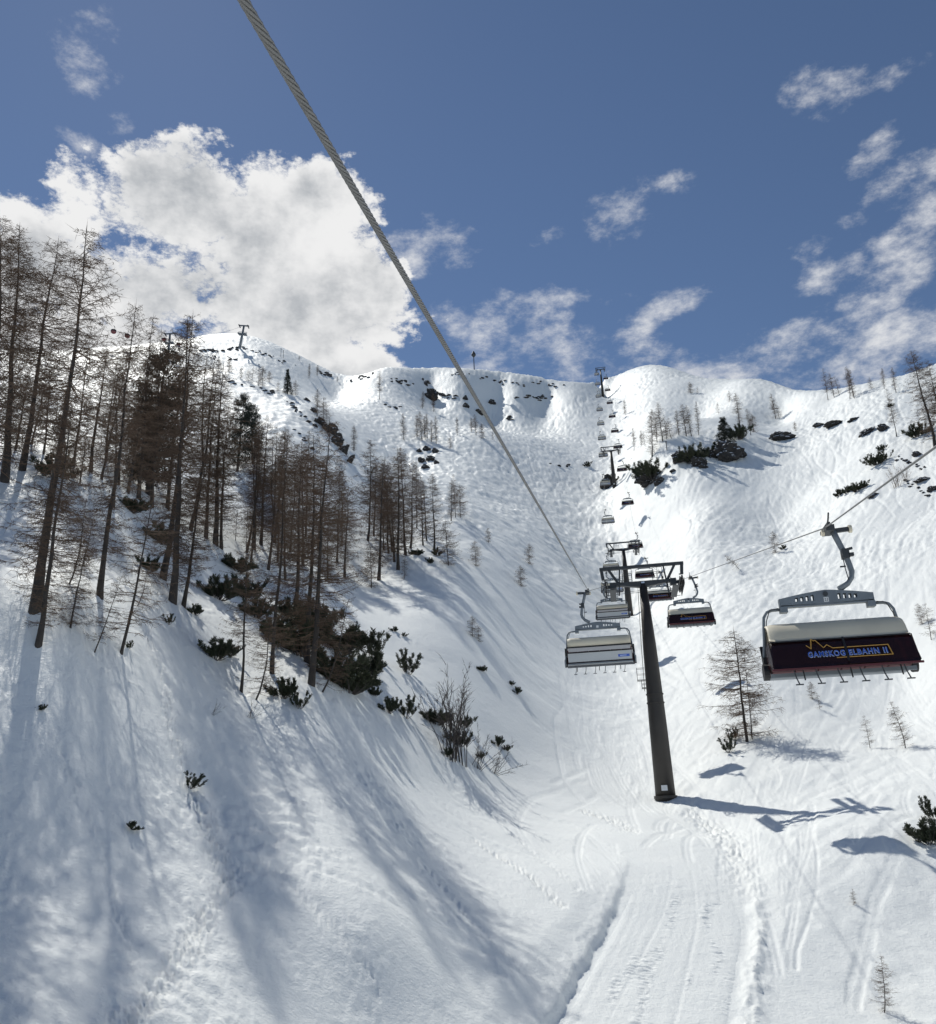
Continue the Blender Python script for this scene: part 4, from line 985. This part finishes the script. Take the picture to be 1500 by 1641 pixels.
put_tree(133, 905, 820, 'slim sapling near the slender straight larch', G1, 'young', 2, utop=152)
put_tree(387, 1107, 815, 'broken-topped dark larch in front of the pine thicket', G1, variant=5, utop=398)
put_tree(409, 1120, 985, 'short stunted larch at the foot of the broken-topped one', G1, 'young', 1, utop=420)
put_tree(435, 1080, 688, 'tall larch rising left out of the pine thicket', G1, variant=3, utop=458)
put_tree(499, 1098, 665, 'big front larch with long hooked branches over the pine thicket', G1, variant=2, utop=519)
put_tree(492, 1062, 700, 'companion trunk just left of the big hooked-branch larch', G1, variant=0, utop=503)
put_tree(515, 1108, 955, 'young crooked larch leaning on the pine thicket', G1, 'young', 1, utop=545)
# ---- the dense stand behind them
stand = [(145,757,545),(162,768,560),(182,812,590),(118,745,530),(95,735,575),(70,728,560),(205,790,500),(190,775,620),(222,800,570),(243,812,530),(305,850,560),(330,862,590),(345,872,583),(25,720,580),(355,880,640),(170,735,565),(250,770,610),(128,775,640),(268,815,585),(50,712,590),(212,762,600),(100,760,650),(6,735,560)]
clump(stand, 'in the dense stand above the stout pair', 'dense larch stand upper left')
clump([(236,792,562,'pine',0),(222,780,650,'pine',1)], 'among the larches of the upper left stand', 'dark pines in the larch stand')
mid = [(430,913,677),(418,873,667),(473,977,705),(407,880,668),(395,885,672),(445,900,700),(457,930,690),(377,867,810),(485,905,720),(540,900,730),(552,925,775),(510,880,735),(525,930,800),(490,860,690),(465,885,710),(402,905,700),(440,870,680),(548,870,752)]
clump(mid, 'in the group behind the pine thicket', 'larches behind the pine thicket')
clump([(380,755,632,'pine',0),(405,745,648,'pine',1)], 'on the left snow shoulder', 'pines on the left shoulder')
rib = [(589,867,697),(599,860,730),(607,930,725),(595,942,873,'young'),(623,887,740),(629,884,738),(638,913,718),(650,890,712),(668,847,740),(678,875,763),(696,880,757),(723,835,767),(730,831,760),(738,828,775),(719,907,833),(647,928,888,'young'),(763,908,866,'young'),(783,868,845,'young'),(615,880,745),(658,880,735),(684,868,770),(632,900,760)]
clump(rib, 'along the middle rib above the gully', 'larches on the middle rib')
far = [(648,707,662),(668,702,663),(677,707,658),(685,703,662),(699,711,665),(733,697,667),(756,692,668),(763,697,664),(773,703,678),(567,724,680),(677,655,626),(695,660,628),(608,640,592),(681,704,664),(692,708,672),(790,705,690,'young'),(720,720,698,'young')]
clump(far, 'below the shaded cliff', 'small larches in the upper bowl')
shoulder = [(350,594,572),(367,596,572),(404,615,586),(414,618,583),(420,618,586),(432,613,594),(461,632,590,'pine',2),(474,634,607),(495,606,582),(508,602,584),(480,578,569),(508,668,622),(516,684,634),(523,690,650),(398,612,590),(385,607,585),(540,612,602,'young'),(445,628,610)]
clump(shoulder, 'along the upper left ridge', 'small trees on the upper left ridge')
# ---- right flank
rc = [(1016,722,684),(1027,718,688),(1034,716,690),(1045,733,654),(1053,709,660),(1062,707,643),(1068,704,672),(1088,698,655),(1100,699,647),(1108,698,648),(1120,698,643),(1076,702,668)]
clump(rc, 'on the knoll above the rocks', 'larches above the dark rocks')
clump([(1002,665,640),(1152,664,643,'young'),(1186,683,628),(1168,644,627),(1203,697,653),(1208,693,662,'young'),(1243,671,628),(1249,671,648,'young'),(1107,630,612),(1118,632,620,'young'),(1275,690,675,'young')], 'scattered on the sunny shoulder', 'scattered larches on the right shoulder')
clump([(1327,641,590),(1337,637,598),(1362,639,587),(1369,638,590),(1397,623,603),(1417,623,590),(1436,629,587),(1345,634,602)], 'on the right skyline', 'larches on the right skyline')
_broom = put_tree(1437, 699, 622, 'thin larch with a dark bushy ball in its crown', 'larches at the right edge', variant=5, utop=1420)
put_tree(1499, 716, 560, 'big dense larch at the right edge below the skyline', 'larches at the right edge', variant=1, utop=1461, wide=1.25)
put_tree(1512, 712, 575, 'larch behind the big dense one, partly cut by the right edge', 'larches at the right edge', variant=4, utop=1482)
put_tree(1197, 1187, 1008, 'young larch standing alone right of the nearest tower', 'young larches low on the right', 'young', 0, utop=1176, wide=1.1)
put_tree(1205, 1184, 1050, 'slighter second stem growing beside the lone young larch', 'young larches low on the right', 'young', 2, utop=1193, wide=.7)
for (u, v, vt, ut, lab) in [(1394,1198,1144,1384,'bushy little larch below the big near chair'),(1450,1198,1122,1418,'little larch leaning left, right of the bushy one'),(1314,1137,1108,1308,'tiny larch sprig under the footrests of the big chair'),
        (1302,1120,1090,1298,'twiggy larch tuft right under the big near chair'),(1415,1622,1525,1402,'bare sapling in the bottom right corner'),(1367,1448,1420,1362,'tiny dry twig tuft on open snow, lower right'),
        (1243,886,850,1238,'small bare sapling by the rope of the big chair'),(1492,1025,965,1482,'bare sapling right of the big chair at the edge'),(1478,1000,965,1470,'thin twig sapling just left of the edge sapling'),
        (757,1020,985,757,'tiny sapling on the shaded gully side'),(768,1028,1000,766,'second tiny sapling on the shaded gully side'),(835,940,905,834,'small bare sapling beside the gully rim'),(848,905,870,848,'small bare sapling on the gully rim, higher one')]:
    put_tree(u, v, vt, lab, 'saplings in open snow', 'young', utop=ut)
p, t = hit(1184, 912)
o = plant('fallen_larch', YOUNG[1], ('trunk', 'crown'), p, .55, 0.2, (0, -1.05, 0), 'small larch bent flat over the snow, pointing up left', 'larch', 'saplings in open snow'); o.rotation_euler = (0.2, -0.95, 0.1)

# ---- dwarf pines: (u, v, width px, variant, label)
def put_bush(u, v, wpx, var, label, group, squash=1.0, tilt=(0, 0), name='dwarf_pine', cat='pine bush'):
    p, t = hit(u, v); s = wpx * t / FPX / 2.15
    o = plant(name, DWARF[var], ('stems', 'foliage'), p - np.array([0, 0, .05 * s]), (s, s, s * squash), RV.uniform(0, 6.28), tilt, label, cat, group); return o
GB = 'mountain pine bushes on the left slope'
for a in [(345,1056,62,0,'dark pine bush left of the broken-topped larch'),(367,1050,42,1,'smaller pine bush touching the broken-topped larch'),(452,1118,62,1,'pine bush at the foot of the tall thicket larch'),(480,1135,40,3,'low pine sprig below the thicket, beside the big larch'),
          (560,1108,105,2,'large dark pine bush filling the front of the thicket'),(530,1090,95,0,'dark pine bush right behind the big front larch'),(590,1085,80,0,'tall pine bush at the right end of the thicket'),(598,1055,60,3,'spiky pine bush above the right end of the thicket'),
          (548,1045,100,2,'pine bush in the middle of the thicket'),(480,1050,110,0,'pine bush behind the companion trunk'),(440,1020,70,2,'broad pine bush on the slope left of the thicket'),(410,990,60,0,'pine bush at the upper left of the thicket'),(470,990,76,2,'pine bush high in the thicket among trunks'),(505,1015,90,0,'pine bush behind the big front larch trunk'),(395,960,70,1,'topmost pine bush of the thicket'),
          (622,1142,48,1,'pine bush below the thicket beside open snow'),(650,1150,46,3,'small flat pine bush at the lower right of the thicket'),(655,1080,52,3,'lone upright pine bush on the slope right of the thicket'),(600,1115,30,1,'small pine sprig at the lower edge of the thicket'),
          (240,915,46,1,'pine bush behind the stout larch pair'),(255,870,60,0,'dark pine bush under the upper left stand'),(210,820,60,2,'pine bush among trunks of the upper left stand'),(312,985,34,1,'little pine bush right of the stout larch pair'),(350,960,70,0,'pine bush in the hollow right of the stout pair'),(380,915,60,2,'pine bush in the hollow behind the middle larches'),
          (85,765,70,0,'brown-green pine bush around the tallest larch trunk'),(270,1000,24,3,'tiny pine sprig below the stout pair'),(206,1040,20,3,'tiny pine sprig beside the whip-thin sapling'),
          (632,1012,16,1,'tiny pine tuft on the slope, upper of two'),(648,1020,12,1,'tiny pine tuft on the slope, lower of two'),(668,890,26,2,'pine bush at the foot of the middle rib'),(700,890,22,1,'pine bush on the middle rib by the last trunk'),(690,902,16,1,'small pine tuft below the middle rib'),
          (772,1075,22,2,'flat pine tuft alone in the gully'),(828,1112,22,1,'dark pine tuft on the gully floor'),(820,1098,14,1,'small pine tuft above the gully-floor one')]:
    put_bush(*a, GB)
for a in [(69,1137,20,1,'lone dark pine tip poking out of snow, far left'),(305,1262,42,3,'dark pine tip leaning right out of the snow'),(212,1328,28,1,'small dark pine tip in open snow, lowest of three')]:
    put_bush(*a, 'pine tips poking out of the snow', tilt=(0, .5), squash=.8)
GR = 'pine bushes on the right slope'
for a in [(1168,1205,34,3,'dark pine bush at the foot of the lone young larch'),(1176,1185,26,3,'upper shoot of the pine by the lone young larch'),(1490,1352,72,0,'big dark pine bush at the right edge'),(1500,1314,50,3,'upper part of the pine at the right edge'),
          (1046,770,58,0,'dark pine bush on the lowest rock of the knoll'),(1030,764,44,1,'pine bush left on the lowest rock of the knoll'),(1113,742,52,0,'pine bush on the middle rock of the knoll'),(1146,730,48,2,'pine bush left of the round boulder'),(1182,704,44,1,'pine bush right above the round boulder'),
          (1405,745,34,0,'cross-shaped pine bush under the dense right larch'),(1418,738,26,3,'right shoot of the cross-shaped pine bush'),(1412,722,18,1,'upper shoot of the cross-shaped pine bush'),(1345,795,22,1,'leftmost tuft of the pine row by the rope'),(1358,790,22,1,'second tuft of the pine row by the rope'),(1372,788,26,0,'third tuft of the pine row by the rope'),(1384,782,22,1,'rightmost tuft of the pine row by the rope'),
          (980,775,26,0,'pine bush left of the third lift tower'),(941,748,16,1,'dark pine tuft alone left of the lift line'),(1470,700,40,0,'pine bush under the dense right larch'),(1255,880,14,1,'small dark pine tip by the rope')]:
    put_bush(*a, GR)
put_tree(1163, 716, 668, 'dark pine standing on top of the round boulder', 'pine bushes on the right slope', 'pine', 2, wide=2.0)

# ---- bare shrubs
def put_shrub(u, v, vtop, var, label, wide=1.0, tilt=(0, 0)):
    p, t = hit(u, v); d = ray(u, vtop); h = d[2] * p[1] / d[1] - p[2]; s = max(.2, h / 4.0)
    o = empty('bare_shrub', tuple(p), RV.uniform(0, 6)); o.scale = (s * wide, s * wide, s); o.rotation_euler = (tilt[0], tilt[1], 0); link_mesh('stems', SHRUB[var], o); tag(o, label, 'shrub', 'leafless shrubs'); return o
put_shrub(728, 1218, 1060, 0, 'tall many-stemmed leafless shrub beside the gully', 1.15)
put_shrub(765, 1232, 1165, 1, 'low leafless shrub leaning right of the tall one', 1.6, (0, .45))
put_shrub(792, 1240, 1190, 1, 'thin arching shrub furthest right of the tall one', 1.8, (0, .75))
put_shrub(400, 1152, 1118, 1, 'broken dark branch sticking out below the thicket', 1.5, (0, .5))
put_shrub(341, 1146, 1120, 1, 'small pale dry branch left of the thicket', 1.2, (0, .6))
put_shrub(1437, 780, 745, 2, 'ochre dry shrub above the right rope', 1.3); put_shrub(1452, 770, 745, 2, 'second ochre dry shrub above the right rope', 1.3)
for a in [(700,1160,58,2,'olive pine bush left of the tall leafless shrub'),(738,1195,44,0,'dark pine bush inside the tall leafless shrub'),(745,1165,34,1,'upper pine bush inside the tall leafless shrub'),(716,1212,26,1,'small pine bush at the foot of the tall shrub'),(797,1195,30,1,'pine tuft on the low leaning shrub'),(812,1203,18,1,'small pine tuft right of the leaning shrub'),(770,1215,20,1,'little pine tuft between the two shrubs')]:
    put_bush(*a, GB)

_b = link_mesh('twig_ball', DWARF[0][1], _broom); _b.scale = (1.1, 1.1, 1.0); _b.location = (0, 0, 11.0 if _broom.scale[2] < 1.2 and len(LARCHES) else 4.0)

# ------------------------------------------------------------------ rocks
from mathutils import noise as mnoise
def rock_material():
    m = bpy.data.materials.new('weathered rock with snow'); m.use_nodes = True; nt = m.node_tree; N = nt.nodes; L = nt.links; b = N['Principled BSDF']; b.inputs['Roughness'].default_value = .85
    geo = N.new('ShaderNodeNewGeometry'); n = N.new('ShaderNodeTexNoise'); n.inputs['Scale'].default_value = .8; n.inputs['Detail'].default_value = 6; L.new(geo.outputs['Position'], n.inputs['Vector'])
    c = N.new('ShaderNodeMix'); c.data_type = 'RGBA'; c.inputs[6].default_value = (.018, .017, .017, 1); c.inputs[7].default_value = (.062, .055, .050, 1); L.new(n.outputs[0], c.inputs[0])
    sx = N.new('ShaderNodeSeparateXYZ'); L.new(geo.outputs['Normal'], sx.inputs[0]); ad = N.new('ShaderNodeMath'); ad.operation = 'MULTIPLY_ADD'; ad.inputs[1].default_value = .6; L.new(n.outputs[0], ad.inputs[0]); L.new(sx.outputs[2], ad.inputs[2])
    r = N.new('ShaderNodeMapRange'); r.inputs['From Min'].default_value = .84; r.inputs['From Max'].default_value = .95; L.new(ad.outputs[0], r.inputs['Value'])
    s = N.new('ShaderNodeMix'); s.data_type = 'RGBA'; L.new(r.outputs[0], s.inputs[0]); L.new(c.outputs[2], s.inputs[6]); s.inputs[7].default_value = (.84, .85, .86, 1); L.new(s.outputs[2], b.inputs['Base Color'])
    bp = N.new('ShaderNodeBump'); bp.inputs['Strength'].default_value = .6; bp.inputs['Distance'].default_value = .3; L.new(n.outputs[0], bp.inputs['Height']); L.new(bp.outputs[0], b.inputs['Normal'])
    return m
ROCK = rock_material()
def rock_mesh(seed, rough=.45):
    bm = bmesh.new(); bmesh.ops.create_icosphere(bm, subdivisions=4, radius=1.0); off = Vector((seed * 7.3, seed * 3.1, seed * 1.7))
    for v in bm.verts:
        p = v.co.copy(); q = p * 1.3 + off
        k = 1 + rough * (mnoise.fractal(q, .8, 2.0, 6) * .75 - .55 * abs(mnoise.noise(q * 1.7)) - .35 * abs(mnoise.noise(q * 3.9)) + .25)
        p = p * k; st = .16; z = p.z / st; fz = z - math.floor(z); p.z = (math.floor(z) + fz * fz * (3 - 2 * fz)) * st * .75 + p.z * .25
        v.co = p
    me = bpy.data.meshes.new('rock'); bm.to_mesh(me); bm.free(); me.materials.append(ROCK); return me
ROCKS = [rock_mesh(k, .5 + .06 * k) for k in range(6)]
def rock(u, v, wpx, hpx, label, roll=0.0, var=None, group='rocks showing through the snow', deep=.7, lift=.25):
    p, t = hit(u, v + hpx * .35); s = t / FPX; i = RV.randrange(6) if var is None else var
    o = link_mesh('rock_outcrop', ROCKS[i]); o.scale = (wpx * s * .5, wpx * s * .5 * deep, hpx * s * .56)
    o.location = (p[0], p[1], p[2] + hpx * s * lift); o.rotation_euler = (RV.uniform(-.2, .2), roll, RV.uniform(-.3, .3)); tag(o, label, 'rock', group); return o
rock(1042, 766, 38, 20, 'dark rock with pines at the lower left of the knoll'); rock(1056, 770, 20, 13, 'smaller dark rock right of the lowest knoll rock')
rock(1092, 733, 32, 17, 'flat dark rock ledge under the knoll snow', .25); rock(1122, 740, 24, 16, 'dark rock below the middle pine bush'); rock(1128, 747, 14, 8, 'small rock fragment below the middle pine')
rock(1167, 724, 46, 34, 'big round dark boulder on the right shoulder', 0, 2); rock(1190, 727, 13, 13, 'small boulder touching the big round one'); rock(1079, 754, 10, 5, 'tiny rock in the snow below the knoll')
rock(1145, 728, 20, 14, 'low rock left of the big round boulder')
rock(974, 772, 20, 24, 'upright dark boulder left of the third lift tower'); rock(1252, 700, 40, 13, 'brown rock outcrop in the snow edge right of the boulder'); rock(1312, 681, 20, 6, 'thin rock edge under the snow lip, left piece')
rock(1338, 679, 30, 7, 'thin rock edge under the snow lip, middle piece'); rock(1368, 672, 20, 4, 'thin rock edge under the snow lip, right piece', -.3); rock(1388, 692, 28, 8, 'slanting rock strip under the right larches', -.5); rock(1416, 684, 16, 11, 'dark rock beside the larch with the twig ball')
rock(1470, 727, 13, 9, 'dark stone below the dense right larch'); rock(1478, 768, 26, 7, 'dark rock strip at the right edge, upper', -.25); rock(1494, 783, 18, 8, 'dark rock strip at the right edge, lower', -.3)
rock(1400, 793, 16, 6, 'dark stone strip right behind the rope', -.3)
for k, (u, v, w, h, r) in enumerate([(492,641,10,5,.3),(503,657,11,7,.4),(512,676,16,12,.5),(528,687,24,18,.6),(540,706,20,22,.7),(550,720,14,20,.8),(561,736,9,16,.9),(505,682,9,6,.2)]):
    rock(u, v, w, h, '%s rock, from the top, of the dark rib on the left ridge edge' % ordw(k), r, group='rocks of the left rib')
for k, (u, v, w, h) in enumerate([(672,722,9,7),(684,719,12,8),(697,722,10,9),(676,737,11,8),(690,735,12,9),(682,748,12,7),(699,741,8,7)]):
    rock(u, v, w, h, '%s rock, counted from the top, on the middle rib cliff' % ordw(k), group='rocks of the middle rib cliff')
for k, (u, v, w, h) in enumerate([(692,634,18,20),(747,650,10,8),(769,660,13,8),(789,644,11,9),(746,637,8,8)]):
    rock(u, v, w, h, '%s of the larger rocks in the shaded cliff below the ridge' % ordw(k), group='larger rocks in the shaded cliff')
# small ledges of the far cliffs, too small to tell apart
def ledges(spots, label, name='cliff_ledges'):
    V, T, n = [], [], 0
    co = [np.empty(len(m.vertices) * 3) for m in ROCKS]
    for c, m in zip(co, ROCKS): m.vertices.foreach_get('co', c)
    tri = [np.array([p.vertices[:] for p in m.polygons]) for m in ROCKS]
    rng = np.random.default_rng(17); F_ = Fast()
    for (u0, v0, u1, v1, num, wpx, hpx) in spots:
        for k in range(num):
            q = rng.random(); u = u0 + (u1 - u0) * q + rng.normal(0, 2); v = v0 + (v1 - v0) * q + rng.normal(0, 1.6)
            p, t = hit(u, v); s = t / FPX; i = int(rng.integers(6)); w = wpx * rng.uniform(.4, 1.2) * s * .5; h = hpx * rng.uniform(.5, 1.2) * s * .5
            F_.add(co[i].reshape(-1, 3) * np.array([w, w * .6, h]) + np.array(p) + np.array([0, 0, h * .4]), tri[i])
    me = F_.mesh(name, ROCK); o = link_mesh(name, me); tag(o, label, 'rock', kind='stuff')
_r2 = ROCKS; ROCKS_FULL = ROCKS
ROCKS = [rock_mesh(k + 20, .6) for k in range(6)]
for m in ROCKS:
    bm = bmesh.new(); bm.from_mesh(m); bmesh.ops.dissolve_limit(bm, angle_limit=.35, verts=bm.verts, edges=bm.edges); bmesh.ops.triangulate(bm, faces=bm.faces); bm.to_mesh(m); bm.free()
ledges([(826,639,895,636,16,8,3),(770,606,842,618,22,5,2.5),(842,612,905,622,14,5,2.5),(700,630,735,640,10,8,3),(812,668,824,674,5,7,3),(635,612,660,617,8,8,4),(575,606,600,600,7,6,3),(676,612,692,618,6,6,5),(615,650,640,655,6,6,3),(720,600,760,598,6,4,2),
        (316,562,382,560,26,6,3),(330,572,385,578,16,4,2.5),(385,556,415,566,9,5,2),(415,566,470,585,14,5,2.5),(500,592,545,607,12,6,3),(640,612,620,606,5,5,3),(350,605,440,630,16,6,3),(455,640,500,680,14,7,4),(470,690,500,720,8,7,4),(560,610,575,612,3,5,3),
        (880,745,950,748,4,6,3),(1030,770,1060,775,5,6,4),(1430,730,1500,760,14,6,4),(1440,760,1490,800,12,6,3)], 'thin dark rock ledges scattered over the far snow cliffs')
# the earth and litter showing in the left thicket
# ------------------------------------------------------------------ gondola line and masts on the ridge
CABIN = material('dark red cabin', (.16, .02, .025), .35, 0, noise=(2, .4, (.10, .015, .02)))
GLASS = material('dark cabin window', (.02, .022, .026), .15)
def ridge_mast(u, v, vtop, tilt, label):
    p, t = hit(u, v); d = ray(u, vtop); h = d[2] * p[1] / d[1] - p[2]
    root = empty('cable_car_pylon', tuple(p)); root.rotation_euler = (0, tilt, 0); tag(root, label, 'pylon', 'pylons on the ridge')
    m = MB(); m.tube([(0, 0, -2), (0, 0, h * .55), (0, 0, h)], [h * .055, h * .045, h * .035], 10); m.build('pole', STEEL, root, True)
    m = MB(); m.bar((-h * .20, 0, h), (h * .20, 0, h), h * .05, h * .035); m.build('cross_arm', STEEL, root)
    for s in (-1, 1):
        m = MB(); m.bar((s * h * .17, -h * .12, h * .97), (s * h * .17, h * .12, h * .97), h * .03); m.build('sheave_train', DARKSTEEL, root)
        m = MB(); m.box((s * h * .1, 0, h * .62), (h * .14, h * .2, h * .02)); m.bar((s * h * .16, 0, h * .62), (s * h * .16, 0, h * .72), h * .012); m.bar((s * h * .04, 0, h * .72), (s * h * .16, 0, h * .72), h * .012); m.build('platform', STEEL, root)
    return p, h
pa, ha = ridge_mast(384, 558, 522, .12, 'grey cable pylon with platforms on the left summit')
pb, hb_ = ridge_mast(269, 574, 535, 0.0, 'T-shaped gondola pylon behind the left larches')
topA = np.array([pa[0] + ha * .10, pa[1], pa[2] + ha]); topB = np.array([pb[0], pb[1], pb[2] + hb_])
topC = P(120, 520, 330)
def sag(a, b, s, n=24):
    q = np.linspace(0, 1, n)[:, None]; r = a * (1 - q) + b * q; r[:, 2] -= 4 * s * (q * (1 - q))[:, 0]; return r
cab = np.vstack([sag(topA, topB, 3.0), sag(topB, topC, 1.5)[1:]])
m = MB(); m.tube([tuple(q) for q in cab], .05, 5); o = m.build('gondola_cable', ROPE); tag(o, 'thin gondola cable over the left ridge', 'cable')
def gondola(u, v, depth, label):
    c = P(u, v, depth); root = empty('gondola_cabin', tuple(c), .4); tag(root, label, 'gondola', 'gondola cabins on the left ridge')
    bm = bmesh.new(); bmesh.ops.create_icosphere(bm, subdivisions=3, radius=1.12)
    for q in bm.verts: q.co.z = max(-.92, min(.92, q.co.z)); q.co.x *= 1.02
    me = bpy.data.meshes.new('cabin_shell'); bm.to_mesh(me); bm.free(); me.materials.append(CABIN); link_mesh('cabin_shell', me, root)
    m = MB(); m.tube([(0, 0, -.15), (0, 0, .45)], 1.14, 20); m.build('window_band', GLASS, root)
    m = MB(); m.tube([(0, 0, .9), (.25, 0, 1.6), (.25, 0, 2.3), (0, 0, 2.7)], .07, 6); m.build('hanger_arm', DARKSTEEL, root)
for u, v, dp, lab in [(182, 531, 360, 'gondola cabin furthest left above the larch tops'), (204, 538, 380, 'gondola cabin between the larch tops, second from left'), (263, 544, 425, 'red gondola cabin hanging beside the T-shaped pylon'), (286, 552, 450, 'red gondola cabin right of the T-shaped pylon')]:
    gondola(u, v, dp, lab)
# blasting mast on the central ridge
p, t = hit(760, 592); d = ray(759, 563); h = d[2] * p[1] / d[1] - p[2]
root = empty('avalanche_mast', tuple(p)); tag(root, 'slim avalanche mast with a broad head on the central ridge', 'mast')
m = MB(); m.tube([(0, 0, -2), (0, 0, h * .8)], [.32, .26], 8); m.build('pole', DARKSTEEL, root)
m = MB(); m.tube([(0, 0, h * .68), (0, 0, h * .78), (0, 0, h * .84), (0, 0, h)], [.5, 1.5, 1.4, .35], 12); m.build('charge_head', DARKSTEEL, root)
for u, v, vt, lab in [(450, 572, 559, 'thin marker pole on the left summit ridge'), (454, 574, 562, 'second thin marker pole on the left summit ridge'), (1069, 722, 708, 'small marker post on the knoll below the larches')]:
    p, t = hit(u, v); d = ray(u, vt); h = d[2] * p[1] / d[1] - p[2]; m = MB(); m.tube([(0, 0, -1), (0, 0, h)], .12, 6); m.box((0, 0, h), (.5, .08, .35)); o = m.build('marker_pole', DARKSTEEL); o.location = tuple(p); tag(o, lab, 'pole', 'marker poles')
